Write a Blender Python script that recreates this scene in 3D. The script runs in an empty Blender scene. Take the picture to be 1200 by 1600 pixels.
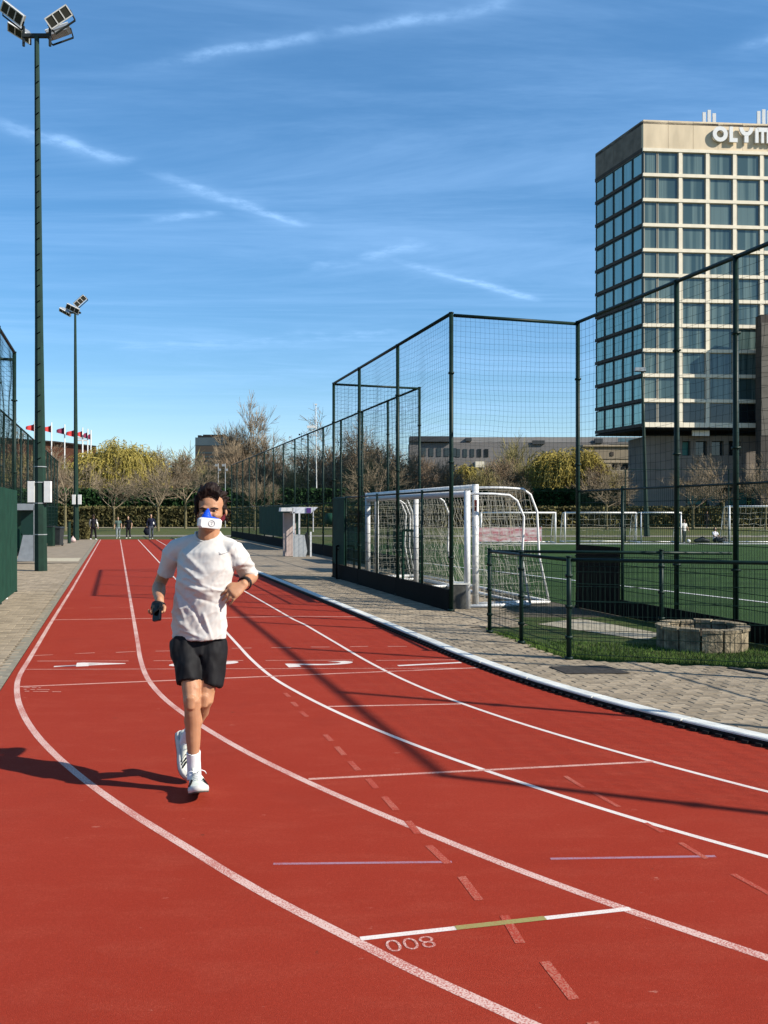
import bpy, bmesh, math, random
from mathutils import Vector, Matrix, noise, Quaternion
random.seed(7)
R = math.radians
scene = bpy.context.scene
C = scene.collection

# ------------------------------------------------------------------ camera, sky, sun, exposure
CAMH = 1.66; FPX = 1400.0; HY = 802.0
cam_d = bpy.data.cameras.new('camera'); cam = bpy.data.objects.new('camera', cam_d); C.objects.link(cam)
cam.location = (0, 0, CAMH); cam.rotation_euler = (R(90), 0, 0)
cam_d.sensor_fit = 'VERTICAL'; cam_d.sensor_height = 36; cam_d.sensor_width = 27
cam_d.lens = FPX / 1600 * 36; cam_d.shift_y = (HY - 800) / 1600
cam_d.clip_start = 0.1; cam_d.clip_end = 4000
scene.camera = cam
scene.render.resolution_x = 768; scene.render.resolution_y = 1024

SUN_EL = R(33.8); UX, UY = -0.926, 0.378      # horizontal direction in which shadows fall
world = bpy.data.worlds.new('World'); scene.world = world; world.use_nodes = True
wn = world.node_tree.nodes; wl = world.node_tree.links
for n in list(wn): wn.remove(n)
def wnode(t, **k):
    n = wn.new(t)
    for a, b in k.items(): setattr(n, a, b)
    return n
sky = wnode('ShaderNodeTexSky', sky_type='NISHITA'); sky.sun_disc = False
sky.sun_elevation = SUN_EL
sky.sun_rotation = math.atan2(-UX, -UY)        # azimuth of the sun from +Y towards +X
sky.altitude = 0; sky.air_density = 1.0; sky.dust_density = 0.2; sky.ozone_density = 2.2
bg = wnode('ShaderNodeBackground'); bg.inputs[1].default_value = 0.074
wo = wnode('ShaderNodeOutputWorld')
tc = wnode('ShaderNodeTexCoord')
def wmath(op, a, b=None, c=None):
    n = wnode('ShaderNodeMath', operation=op)
    for i, v in enumerate((a, b, c)):
        if v is None: continue
        if isinstance(v, (int, float)): n.inputs[i].default_value = v
        else: wl.new(v, n.inputs[i])
    return n.outputs[0]
sep = wnode('ShaderNodeSeparateXYZ'); wl.new(tc.outputs['Generated'], sep.inputs[0])
dx, dy, dz = sep.outputs
# high cloud sheet: directions projected onto a flat layer overhead
zc = wmath('MAXIMUM', dz, 0.04)
cu = wmath('DIVIDE', dx, zc); cv = wmath('DIVIDE', dy, zc)
comb = wnode('ShaderNodeCombineXYZ'); wl.new(cu, comb.inputs[0]); wl.new(cv, comb.inputs[1])
mp = wnode('ShaderNodeMapping'); wl.new(comb.outputs[0], mp.inputs[0])
mp.inputs['Rotation'].default_value = (0, 0, R(28)); mp.inputs['Scale'].default_value = (0.35, 1.25, 1)
n1 = wnode('ShaderNodeTexNoise'); n1.inputs['Scale'].default_value = 0.9; n1.inputs['Detail'].default_value = 7
n1.inputs['Roughness'].default_value = 0.68; n1.inputs['Distortion'].default_value = 0.6
wl.new(mp.outputs[0], n1.inputs[0])
def wramp(v, a, b, lo=0., hi=1.):
    n = wnode('ShaderNodeMapRange'); n.interpolation_type = 'SMOOTHSTEP'
    wl.new(v, n.inputs[0]); n.inputs[1].default_value = a; n.inputs[2].default_value = b
    n.inputs[3].default_value = lo; n.inputs[4].default_value = hi
    return n.outputs[0]
cir = wramp(n1.outputs[0], 0.36, 0.80, 0.15, 0.42)
# vapour trails: straight bands on the same layer, given by two points (u,v) each
def uv(px, py):
    e = (HY - py) / FPX
    return ((px - 600) / FPX / e, 1.0 / e)
n2 = wnode('ShaderNodeTexNoise'); n2.inputs['Scale'].default_value = 5.0; n2.inputs['Detail'].default_value = 6
wl.new(comb.outputs[0], n2.inputs[0])
n4 = wnode('ShaderNodeTexNoise'); n4.inputs['Scale'].default_value = 16.0; n4.inputs['Detail'].default_value = 7; n4.inputs['Roughness'].default_value = .65
wl.new(comb.outputs[0], n4.inputs[0])
mask = None
for (x0, y0, x1, y1, wd, amp) in ((215, 105, 500, 58, .026, .34), (480, 62, 800, 6, .028, .34), (-40, 184, 196, 254, .050, .44),
        (238, 272, 475, 352, .042, .60), (215, 350, 345, 330, .035, .30), (600, 402, 835, 470, .040, .46),
        (470, 428, 660, 380, .09, .25), (1140, 74, 1320, 44, .03, .4), (90, 552, 640, 522, .16, .20)):
    a = Vector(uv(x0, y0)); b = Vector(uv(x1, y1)); d = b - a; L = d.length; d /= L
    du = wmath('SUBTRACT', cu, a.x); dv = wmath('SUBTRACT', cv, a.y)
    al = wmath('ADD', wmath('MULTIPLY', du, d.x), wmath('MULTIPLY', dv, d.y))
    ac = wmath('ADD', wmath('MULTIPLY', du, -d.y), wmath('MULTIPLY', dv, d.x))
    ac = wmath('ADD', ac, wmath('MULTIPLY', wmath('SUBTRACT', n2.outputs[0], 0.5), wd * 3.2))
    aa = wmath('ABSOLUTE', ac); g = wmath('ADD', wmath('MULTIPLY', wramp(aa, wd * 1.25, wd * .1, 0, 1), wmath('MULTIPLY', .75, wramp(n4.outputs[0], .34, .62, .25, 1.0))), wmath('MULTIPLY', wramp(aa, wd * 3.2, 0.0, 0, 1), .25))
    e1 = wramp(al, -0.15 * L, 0.5 * L, 0, 1); e2 = wramp(al, L * 1.08, L * 0.86, 0, 1)
    g = wmath('MULTIPLY', wmath('MULTIPLY', g, e1), wmath('MULTIPLY', e2, amp * .95))
    g = wmath('MULTIPLY', g, wramp(n2.outputs[0], 0.30, 0.68, 0.25, 1.2))
    mask = g if mask is None else wmath('MAXIMUM', mask, g)
up = wmath('GREATER_THAN', dz, 0.0)
front = wmath('GREATER_THAN', dy, 0.0)
tot = wmath('MULTIPLY', wmath('ADD', wmath('MULTIPLY', mask, front), cir), up)
hs = wnode('ShaderNodeHueSaturation'); hs.inputs['Saturation'].default_value = 1.42; hs.inputs['Value'].default_value = 1.08
wl.new(sky.outputs[0], hs.inputs['Color'])
mx = wnode('ShaderNodeMixRGB'); wl.new(tot, mx.inputs[0]); wl.new(hs.outputs[0], mx.inputs[1])
mx.inputs[2].default_value = (4.1, 6.8, 10.8, 1)
wl.new(mx.outputs[0], bg.inputs[0]); wl.new(bg.outputs[0], wo.inputs[0])

sd = bpy.data.lights.new('sun', 'SUN'); sd.energy = 5.0; sd.angle = R(0.53); sd.color = (1.0, 0.93, 0.82)
sun = bpy.data.objects.new('sun', sd); C.objects.link(sun)
sv = Vector((UX * math.cos(SUN_EL), UY * math.cos(SUN_EL), -math.sin(SUN_EL)))
sun.rotation_euler = sv.to_track_quat('-Z', 'Y').to_euler(); sun.location = (20, -10, 30)
vs = scene.view_settings; vs.view_transform = 'Standard'; vs.look = 'None'; vs.exposure = 0.82; vs.gamma = 1.0
vs.use_curve_mapping = False

# ------------------------------------------------------------------ placing helpers
TL = 0.2993                                   # lateral drift of the straight per metre of depth
SD = Vector((-TL, 1, 0)).normalized()         # direction of the running straight (away)
SP = Vector((1, TL, 0)).normalized()          # across the straight, to the right
def CY(c, y, z=0.0): return Vector((c - TL * y, y, z))
def G(px, py, z=0.0):                         # point on the plane at height z
    y = FPX * (CAMH - z) / (py - HY); return Vector(((px - 600) / FPX * y, y, z))
def P(px, py, y): return Vector(((px - 600) / FPX * y, y, CAMH - (py - HY) / FPX * y))
def H(py, y): return CAMH - (py - HY) / FPX * y
def XX(px, y): return (px - 600) / FPX * y

# ------------------------------------------------------------------ materials
KA = 0.79
def new_mat(name):
    m = bpy.data.materials.new(name); m.use_nodes = True
    return m, m.node_tree.nodes, m.node_tree.links, m.node_tree.nodes['Principled BSDF']
def mat(name, col, rough=0.6, var=0.0, scale=20.0, bump=0.0, bscale=None, metal=0.0, col2=None, spec=0.14, stretch=None, island=0.0, detail=5.0, bdist=0.005):
    col = tuple(c * KA for c in col); col2 = tuple(c * KA for c in col2) if col2 else None
    m, N, L, b = new_mat(name)
    b.inputs['Roughness'].default_value = rough; b.inputs['Metallic'].default_value = metal
    b.inputs['Specular IOR Level'].default_value = spec
    b.inputs['Base Color'].default_value = (*col, 1)
    tcn = N.new('ShaderNodeTexCoord'); mpn = N.new('ShaderNodeMapping'); L.new(tcn.outputs['Object'], mpn.inputs[0])
    if stretch: mpn.inputs['Scale'].default_value = stretch
    if var or col2:
        nz = N.new('ShaderNodeTexNoise'); nz.inputs['Scale'].default_value = scale; nz.inputs['Detail'].default_value = detail
        L.new(mpn.outputs[0], nz.inputs[0])
        mxn = N.new('ShaderNodeMixRGB')
        c2 = col2 if col2 else tuple(x * (1 - var) for x in col)
        c1 = col if col2 else tuple(min(1, x * (1 + var)) for x in col)
        mxn.inputs[1].default_value = (*c1, 1); mxn.inputs[2].default_value = (*c2, 1)
        mr = N.new('ShaderNodeMapRange'); mr.inputs[1].default_value = 0.32; mr.inputs[2].default_value = 0.68
        L.new(nz.outputs[0], mr.inputs[0]); L.new(mr.outputs[0], mxn.inputs[0])
        last = mxn.outputs[0]
        if island:
            ge = N.new('ShaderNodeNewGeometry'); oi = N.new('ShaderNodeObjectInfo')
            ad = N.new('ShaderNodeMath'); ad.operation = 'ADD'; L.new(ge.outputs['Random Per Island'], ad.inputs[0]); L.new(oi.outputs['Random'], ad.inputs[1])
            fr = N.new('ShaderNodeMath'); fr.operation = 'FRACT'; L.new(ad.outputs[0], fr.inputs[0])
            m2 = N.new('ShaderNodeMapRange'); m2.inputs[3].default_value = 1 - island; m2.inputs[4].default_value = 1 + island
            L.new(fr.outputs[0], m2.inputs[0])
            vm = N.new('ShaderNodeVectorMath'); vm.operation = 'SCALE'; L.new(last, vm.inputs[0]); L.new(m2.outputs[0], vm.inputs['Scale'])
            last = vm.outputs[0]
        L.new(last, b.inputs['Base Color'])
    if bump:
        nb = N.new('ShaderNodeTexNoise'); nb.inputs['Scale'].default_value = bscale or scale * 3; nb.inputs['Detail'].default_value = 4
        L.new(mpn.outputs[0], nb.inputs[0])
        bp = N.new('ShaderNodeBump'); bp.inputs['Strength'].default_value = bump; bp.inputs['Distance'].default_value = bdist
        L.new(nb.outputs[0], bp.inputs['Height']); L.new(bp.outputs[0], b.inputs['Normal'])
    return m

def track_mat():
    m, N, L, b = new_mat('red_track')
    tcn = N.new('ShaderNodeTexCoord')
    def nz(s, d=4, r=0.55, st=None):
        mpn = N.new('ShaderNodeMapping'); L.new(tcn.outputs['Object'], mpn.inputs[0])
        if st: mpn.inputs['Scale'].default_value = st
        n = N.new('ShaderNodeTexNoise'); n.inputs['Scale'].default_value = s; n.inputs['Detail'].default_value = d; n.inputs['Roughness'].default_value = r
        L.new(mpn.outputs[0], n.inputs[0]); return n.outputs[0]
    def mr(v, a, c, lo, hi):
        n = N.new('ShaderNodeMapRange'); L.new(v, n.inputs[0]); n.inputs[1].default_value = a; n.inputs[2].default_value = c
        n.inputs[3].default_value = lo; n.inputs[4].default_value = hi; return n.outputs[0]
    def mix(f, a, c):
        n = N.new('ShaderNodeMixRGB')
        L.new(f, n.inputs[0])
        for i, v in ((1, a), (2, c)):
            if isinstance(v, tuple): n.inputs[i].default_value = (*[c_ * KA for c_ in v], 1)
            else: L.new(v, n.inputs[i])
        return n.outputs[0]
    base = mix(mr(nz(0.55, 6, 0.6), .35, .65, 0, 1), (0.350, 0.038, 0.019), (0.395, 0.049, 0.026))
    base = mix(mr(nz(2.2, 9, 0.72, (1, 2.6, 1)), .48, .76, 0, .50), base, (0.49, 0.105, 0.062))       # scuffed, bleached patches
    base = mix(mr(nz(1.3, 7, 0.7), .54, .78, 0, .50), base, (0.25, 0.035, 0.022))     # darker, dirtier patches
    base = mix(mr(nz(120, 4, 0.8), .36, .66, 0, .75), base, (0.235, 0.022, 0.010))       # rubber crumb
    base = mix(mr(nz(190, 3, 0.6), .60, .72, 0, .7), base, (0.55, 0.14, 0.09))
    base = mix(mr(nz(45, 6, 0.85), .38, .66, 0, .62), base, (0.26, 0.028, 0.014)); base = mix(mr(nz(7, 4, 0.6, (1, 3, 1)), .70, .76, 0, .6), base, (0.60, 0.27, 0.20)); base = mix(mr(nz(9, 3, 0.5), .735, .765, 0, .7), base, (0.14, 0.035, 0.02))
    L.new(base, b.inputs['Base Color']); b.inputs['Roughness'].default_value = 0.85; b.inputs['Specular IOR Level'].default_value = 0.06
    bp = N.new('ShaderNodeBump'); bp.inputs['Strength'].default_value = 0.75; bp.inputs['Distance'].default_value = 0.004
    L.new(nz(260, 3, 0.7), bp.inputs['Height']); L.new(bp.outputs[0], b.inputs['Normal'])
    return m
def paint_mat(name, col, wear, thr=0.50):
    m, N, L, b = new_mat(name)
    tcn = N.new('ShaderNodeTexCoord')
    n = N.new('ShaderNodeTexNoise'); n.inputs['Scale'].default_value = 130; n.inputs['Detail'].default_value = 3; L.new(tcn.outputs['Object'], n.inputs[0])
    n3 = N.new('ShaderNodeTexNoise'); n3.inputs['Scale'].default_value = 2.3; n3.inputs['Detail'].default_value = 4; L.new(tcn.outputs['Object'], n3.inputs[0])
    ad = N.new('ShaderNodeMath'); ad.operation = 'MULTIPLY_ADD'; L.new(n3.outputs[0], ad.inputs[0]); ad.inputs[1].default_value = 0.5; L.new(n.outputs[0], ad.inputs[2])
    mr = N.new('ShaderNodeMapRange'); L.new(ad.outputs[0], mr.inputs[0]); mr.inputs[1].default_value = thr + 0.25; mr.inputs[2].default_value = thr + 0.37
    mr.inputs[3].default_value = 0; mr.inputs[4].default_value = wear
    mxn = N.new('ShaderNodeMixRGB'); L.new(mr.outputs[0], mxn.inputs[0]); mxn.inputs[1].default_value = (*[c_ * KA for c_ in col], 1); mxn.inputs[2].default_value = (0.29, 0.036, 0.021, 1)
    L.new(mxn.outputs[0], b.inputs['Base Color']); b.inputs['Roughness'].default_value = 0.8; b.inputs['Specular IOR Level'].default_value = .1
    return m
M = {}
M['track'] = track_mat()
M['line'] = paint_mat('line_paint', (0.66, 0.45, 0.39), .75, .47)
M['line_fresh'] = paint_mat('line_paint_fresh', (0.74, 0.66, 0.60), .25)
M['line_thin'] = paint_mat('line_paint_thin', (0.64, 0.38, 0.31), .75, .46)
M['faded'] = paint_mat('faded_dash_paint', (0.43, 0.145, 0.10), .95, .38)
M['blue_line'] = paint_mat('faded_blue_paint', (0.34, 0.19, 0.24), .6)
M['green_line'] = paint_mat('olive_green_paint', (0.30, 0.27, 0.10), .3)
M['kerb'] = mat('kerb_white', (0.70, 0.70, 0.64), .6, .12, 6, .15, 60)
M['drain'] = mat('drain_black', (0.012, 0.012, 0.012), .6)
M['brick'] = mat('paving_brick', (0.30, 0.242, 0.170), .9, .22, 5, .5, 90, island=.22, bdist=.003)
M['joint'] = mat('paving_joint', (0.095, 0.082, 0.060), .95, .4, 14)
M['pave_far'] = mat('paving_far', (0.28, 0.228, 0.165), .9, .16, 2.5)
M['edging'] = mat('concrete_edging', (0.25, 0.225, 0.17), .9, .2, 9, .3, 60)
M['light_brick'] = mat('pale_paving', (0.42, 0.37, 0.27), .9, .15, 9, island=.15)
M['turf'] = mat('turf', (0.030, 0.066, 0.014), .9, .25, 1.2, .8, 120, bdist=.02)
M['grass'] = mat('grass', (0.055, 0.085, 0.020), .95, col2=(0.105, 0.100, 0.036), scale=.5, bump=.8, bscale=14, bdist=.06)
M['blade'] = mat('grass_blade', (0.07, 0.125, 0.022), .8, .4, 3, island=.35)
M['green_metal'] = mat('green_metal', (0.006, 0.021, 0.016), .45, .25, 12, metal=0.0)
M['green_mast'] = mat('green_mast', (0.010, 0.032, 0.021), .5, .2, 4, spec=.25)
M['net'] = mat('net_cord', (0.006, 0.016, 0.014), .9, spec=.1)
M['black'] = mat('black_board', (0.003, 0.004, 0.004), .8, .3, 4, spec=.1)
M['screen'] = mat('green_screen', (0.010, 0.050, 0.031), .8, .16, 3, .2, 60)
M['white_metal'] = mat('white_metal', (0.78, 0.78, 0.76), .35, .05, 8, spec=.5)
M['grey_metal'] = mat('grey_metal', (0.42, 0.44, 0.45), .35, .1, 8, metal=.4)
M['dark_grey'] = mat('dark_grey_plastic', (0.030, 0.036, 0.038), .5, .2, 6)
M['white_net'] = mat('white_net', (0.50, 0.48, 0.40), .8)
M['grey_panel'] = mat('grey_panel', (0.30, 0.33, 0.36), .5, .12, 5)
M['dug_side'] = mat('brownish_panel', (0.42, 0.34, 0.31), .6, .15, 3)
M['dug_glass'] = mat('tinted_panel', (0.02, 0.055, 0.042), .15)
M['lamp_glass'] = mat('lamp_glass', (0.05, 0.05, 0.042), .12)
M['purple'] = mat('purple_logo', (0.10, 0.05, 0.22), .5)
M['stone'] = mat('weathered_stone', (0.40, 0.33, 0.22), .95, col2=(0.12, 0.10, 0.07), scale=7, bump=.8, bscale=35, bdist=.02)
M['soil'] = mat('soil', (0.05, 0.035, 0.02), 1, .4, 9)

# ------------------------------------------------------------------ mesh builder
class MB:
    def __init__(s): s.v = []; s.f = []
    def box(s, c, size, mt=None):
        x, y, z = (q / 2 for q in size); c = Vector(c); n = len(s.v)
        for a in ((-x, -y, -z), (x, -y, -z), (x, y, -z), (-x, y, -z), (-x, -y, z), (x, -y, z), (x, y, z), (-x, y, z)):
            p = Vector(a)
            if mt: p = mt @ p
            s.v.append(tuple(c + p))
        for q in ((0, 3, 2, 1), (4, 5, 6, 7), (0, 1, 5, 4), (1, 2, 6, 5), (2, 3, 7, 6), (3, 0, 4, 7)): s.f.append(tuple(n + i for i in q))
        return s
    def beam(s, a, b, w, h, up=(0, 0, 1)):          # rectangular bar from a to b
        a = Vector(a); b = Vector(b); d = b - a; L = d.length
        if L < 1e-6: return s
        z = d / L; u = Vector(up)
        if abs(z.dot(u)) > .98: u = Vector((1, 0, 0))
        x = z.cross(u).normalized(); y = z.cross(x).normalized()
        m = Matrix((x, y, z)).transposed()
        return s.box((a + b) / 2, (w, h, L), m)
    def tube(s, pts, rad, n=6, cap=True):
        pts = [Vector(p) for p in pts]
        if not isinstance(rad, (list, tuple)): rad = [rad] * len(pts)
        base = len(s.v); u = None
        for i, p in enumerate(pts):
            d = (pts[min(i + 1, len(pts) - 1)] - pts[max(i - 1, 0)])
            d = d.normalized() if d.length > 1e-9 else Vector((0, 0, 1))
            if u is None:
                u = Vector((0, 0, 1)) if abs(d.z) < .9 else Vector((1, 0, 0))
            x = d.cross(u)
            if x.length < 1e-6: x = d.cross(Vector((0, 1, 0)))
            x.normalize(); y = d.cross(x).normalized(); u = -y if False else u
            for k in range(n):
                a = 2 * math.pi * k / n
                s.v.append(tuple(p + (x * math.cos(a) + y * math.sin(a)) * rad[i]))
        for i in range(len(pts) - 1):
            for k in range(n):
                k2 = (k + 1) % n
                s.f.append((base + i * n + k, base + i * n + k2, base + (i + 1) * n + k2, base + (i + 1) * n + k))
        if cap:
            s.f.append(tuple(base + k for k in range(n))[::-1]); s.f.append(tuple(base + (len(pts) - 1) * n + k for k in range(n)))
        return s
    def poly(s, pts):
        n = len(s.v); s.v += [tuple(p) for p in pts]; s.f.append(tuple(range(n, n + len(pts)))); return s
    def prism(s, pts, h):                           # flat polygon raised by h in z
        n = len(s.v); k = len(pts)
        s.v += [tuple(p) for p in pts] + [(p[0], p[1], p[2] + h) for p in pts]
        s.f.append(tuple(range(n, n + k))[::-1]); s.f.append(tuple(range(n + k, n + 2 * k)))
        for i in range(k):
            j = (i + 1) % k; s.f.append((n + i, n + j, n + k + j, n + k + i))
        return s
    def strip(s, L, Rr):
        n = len(s.v)
        for a, b in zip(L, Rr): s.v += [tuple(a), tuple(b)]
        for i in range(len(L) - 1): s.f.append((n + 2 * i, n + 2 * i + 1, n + 2 * i + 3, n + 2 * i + 2))
        return s
    def lathe(s, prof, c=(0, 0, 0), n=16):
        base = len(s.v); c = Vector(c)
        for r, z in prof:
            for k in range(n):
                a = 2 * math.pi * k / n; s.v.append(tuple(c + Vector((r * math.cos(a), r * math.sin(a), z))))
        for i in range(len(prof) - 1):
            for k in range(n):
                k2 = (k + 1) % n
                s.f.append((base + i * n + k, base + i * n + k2, base + (i + 1) * n + k2, base + (i + 1) * n + k))
        return s
    def mesh(s, name, m, smooth=False):
        me = bpy.data.meshes.new(name); me.from_pydata(s.v, [], s.f); me.update()
        if m: me.materials.append(m)
        if smooth: me.polygons.foreach_set('use_smooth', [True] * len(me.polygons))
        return me
    def build(s, name, m, parent=None, smooth=False, origin=None):
        if origin is not None:
            o_ = Vector(origin); s.v = [tuple(Vector(p) - o_) for p in s.v]
        elif parent is not None and parent.get('_loc'):
            l = Vector(parent['_loc']); s.v = [tuple(Vector(p) - l) for p in s.v]
        o = bpy.data.objects.new(name, s.mesh(name, m, smooth)); C.objects.link(o)
        if origin is not None: o.location = origin
        if parent: o.parent = parent
        return o
def link(name, me, parent=None, loc=None, rot=None):
    o = bpy.data.objects.new(name, me); C.objects.link(o)
    if parent: o.parent = parent
    if loc is not None: o.location = loc
    if rot is not None: o.rotation_euler = rot
    return o
def tag(o, label=None, cat=None, group=None, kind=None):
    if label: o['label'] = label
    if cat: o['category'] = cat
    if group: o['group'] = group
    if kind: o['kind'] = kind
    return o
def thing(name, loc, label, cat, group=None, rz=0.0):
    o = bpy.data.objects.new(name, None); C.objects.link(o); o.location = loc; o.rotation_euler = (0, 0, rz)
    o.empty_display_size = .2
    return tag(o, label, cat, group)
def wparent(o):     # parts given in world coordinates under an unrotated empty
    return Vector(o.location)
def part(mb, name, m, par, smooth=False, kind=None):      # mb in world coordinates
    l = Vector(par.location) if par.parent is None else Vector((0, 0, 0))
    if par.parent is not None:
        q = par; 
        while q is not None: l += Vector(q.location); q = q.parent
    mb.v = [tuple(Vector(p) - l) for p in mb.v]
    o = bpy.data.objects.new(name, mb.mesh(name, m, smooth)); C.objects.link(o); o.parent = par
    if kind: o['kind'] = kind
    return o
def dup(o, parent=None):
    c = o.copy(); C.objects.link(c); c.parent = parent
    for ch in list(o.children): dup(ch, c)
    return c

# ------------------------------------------------------------------ ground, track and lines
g = MB().poly([(-1500, -30, -.03), (1500, -30, -.03), (1500, 2500, -.03), (-1500, 2500, -.03)]).build('ground', M['grass']); tag(g, kind='structure')
LINES = {
 1: [(60, -.96), (20, -.96), (10.19, -.985), (9.01, -.98), (8.07, -.885), (7.31, -.744), (6.68, -.584), (6.15, -.413), (5.7, -.243), (5.31, -.078), (4.97, .082), (4.67, .237), (4.4, .381), (4.16, .506), (3.95, .624), (3.76, .741), (3.59, .855), (3.43, .962), (3.28, 1.063), (3.15, 1.16), (3.03, 1.255), (2.91, 1.348), (2.0, 2.08), (.8, 3.1), (-1.5, 5.3)],
 2: [(60, .28), (20, .28), (10.19, .28), (9.01, .319), (8.07, .429), (7.31, .589), (6.68, .762), (6.15, .937), (5.7, 1.114), (5.31, 1.286), (4.97, 1.451), (4.67, 1.605), (4.4, 1.747), (4.16, 1.881), (3.95, 2.01), (3.76, 2.134), (3.59, 2.254), (3.43, 2.37), (2.5, 3.08), (1.2, 4.15), (-1.5, 6.6)],
 3: [(60, 1.40), (30, 1.47), (20, 1.53), (10.19, 1.54), (9.01, 1.591), (8.07, 1.726), (7.31, 1.886), (6.68, 2.059), (6.15, 2.241), (5.7, 2.423), (5.31, 2.597), (4.97, 2.766), (4.67, 2.936), (4.4, 3.107), (3.5, 3.70), (2.0, 4.85), (-1.0, 7.5)],
 4: [(60, 2.55), (30, 2.66), (20, 2.74), (14, 2.78), (10.19, 2.82), (9.01, 2.866), (8.07, 2.978), (7.31, 3.139), (6.68, 3.328), (6.15, 3.524), (5.7, 3.717), (5.31, 3.906), (4.2, 4.55), (3.0, 5.4), (0, 8.0)],
 5: [(60, 3.70), (30, 3.80), (24, 3.86), (16, 3.90), (12, 3.905), (10.19, 3.913), (9.01, 3.977), (8.07, 4.113), (7.31, 4.288), (6.68, 4.497), (6.0, 4.77), (5.2, 5.16), (4.2, 5.72), (3.0, 6.55), (0, 9.2)]}
def crom(pts, n=6):
    out = []
    for i in range(len(pts) - 1):
        p0 = pts[max(i - 1, 0)]; p1 = pts[i]; p2 = pts[i + 1]; p3 = pts[min(i + 2, len(pts) - 1)]
        if p1.y > 12:      # long straight pieces
            out.append(p1); continue
        for k in range(n):
            t = k / n
            out.append(p1 * (2 * t**3 - 3 * t**2 + 1) + (p2 - p0).normalized() * (p2 - p1).length * (t**3 - 2 * t**2 + t) + p2 * (-2 * t**3 + 3 * t**2) + (p3 - p1).normalized() * (p2 - p1).length * (t**3 - t**2))
    out.append(pts[-1]); return out
CURV = {}
for k_, L_ in LINES.items():
    i_ = [y for y, c in L_].index(10.19) if any(y == 10.19 for y, c in L_) else 0
    y9 = L_[i_ - 1][0]; c0_ = L_[i_][1]
    L_[i_:i_] = [(y, c0_) for y in (13.4, 12.4, 11.3) if y < y9 - .5]
for k, L in LINES.items():
    base = [CY(c, y) for (y, c) in L]
    pts = crom([base[0]] + base, 5)[1:]
    CURV[k] = pts
def offs(pts, d, z):
    out = []
    for i, p in enumerate(pts):
        t = (pts[min(i + 1, len(pts) - 1)] - pts[max(i - 1, 0)]).normalized()
        out.append(Vector((p.x - t.y * d, p.y + t.x * d, z)))
    return out
# track sheet: from the left edge (straight) to the kerb curve
kb = [p for p in CURV[5]]
trk = MB()
Ls = [CY(-1.08, 56.7), CY(-1.08, 8.0), CY(-1.08, 0), CY(-1.08, -12)]
poly = [Vector((p.x, p.y, 0)) for p in kb if p.y <= 56.7]
poly = [CY(3.71, 56.7)] + poly + [Vector((14, -6, 0)), Vector((14, -12, 0)), CY(-1.08, -12), CY(-1.08, 56.7)]
me = bpy.data.meshes.new('running_track'); bm = bmesh.new()
bm.faces.new([bm.verts.new(p) for p in poly]); bmesh.ops.triangulate(bm, faces=bm.faces[:])
for f in bm.faces:
    if f.normal.z < 0: f.normal_flip()
bm.to_mesh(me); bm.free(); me.materials.append(M['track'])
track = link('running_track', me); tag(track, kind='structure')
for k in (1, 2, 3, 4):
    w = .025 if k < 3 else .019
    pts = [p for p in CURV[k] if p.y <= 56.7]
    pts = [CY(LINES[k][0][1], 56.6)] + pts[:]
    mb = MB().strip(offs(pts, w, .0008), offs(pts, -w, .0008))
    mb.build('lane_line', M['line'] if k < 3 else M['line_fresh'], track)
def gstrip(x0, y0, x1, y1, w, m, name='marking', z=.0011, u0=None, u1=None):
    a = G(x0, y0); b = G(x1, y1)
    if u0 is not None: a, b = a.lerp(b, u0), a.lerp(b, u1)
    d = (b - a).normalized(); nrm = Vector((-d.y, d.x, 0)) * w / 2
    zz = Vector((0, 0, z))
    return MB().poly([a + nrm + zz, a - nrm + zz, b - nrm + zz, b + nrm + zz]).build(name, m, track)
gstrip(30, 1073, 756, 1043, .045, M['line_thin'], 'finish_line')
gstrip(38, 1046, 740, 1044, .020, M['line_thin'], 'cross_line', .0014)
gstrip(85, 968.5, 470, 963, .05, M['line_thin'], 'cross_line'); gstrip(470, 963, 580, 964, .05, M['line_thin'], 'cross_line')
gstrip(513, 1104, 720, 1100, .036, M['line_thin'], 'cross_line')
gstrip(482, 1217.5, 1020, 1190, .036, M['line_thin'], 'cross_line')
gstrip(563, 1467, 985, 1420, .032, M['line_fresh'], 'cross_line')
gstrip(712, 1450.4, 852, 1434.8, .036, M['green_line'], 'green_mark', .0020)
gstrip(427, 1350, 706, 1347, .024, M['blue_line'], 'blue_mark'); gstrip(860, 1342, 1118, 1338, .024, M['blue_line'], 'blue_mark')
for a in ((58, 1033, 201, 1032.7), (240, 1032.5, 380, 1032), (415, 1032, 552, 1031.5), (588, 1032, 722, 1031)):
    gstrip(*a, .022, M['line_thin'], 'cross_line')
for a in ((52, 1024.5, 83, 1023), (117, 1021.5, 148, 1020), (181, 1019.5, 212, 1018), (243, 1017.5, 272, 1017), (362, 1013, 393, 1012.5), (424, 1012, 455, 1012),
          (486, 1011, 515, 1011), (547, 1010.5, 575, 1010), (606, 1010, 636, 1010)):
    gstrip(*a, .024, M['line_thin'], 'short_mark')
for a in ((97, 950.5, 115, 950), (140, 950, 162, 949.5), (185, 949.5, 206, 949.5), (395, 948, 420, 948), (428, 957, 452, 957), (300, 949, 325, 949)):
    gstrip(*a, .05, M['faded'], 'short_mark')
for (x0, y0, x1, y1) in ((851, 1503, 897, 1562), (788, 1431, 813, 1474), (721, 1370, 749, 1407), (670, 1321.5, 700, 1350), (637, 1283, 653, 1303), (600, 1245, 619, 1266),
        (575, 1217, 588, 1232), (547, 1190, 560, 1204), (526, 1167, 538, 1180), (508, 1148, 518, 1158), (470, 1112, 480, 1120), (457, 1097, 464, 1104), (445, 1083, 452, 1089), (925, 1597, 960, 1640)):
    gstrip(x0, y0, x1, y1, .040, M['faded'], 'dash_mark', .0017)
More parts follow.
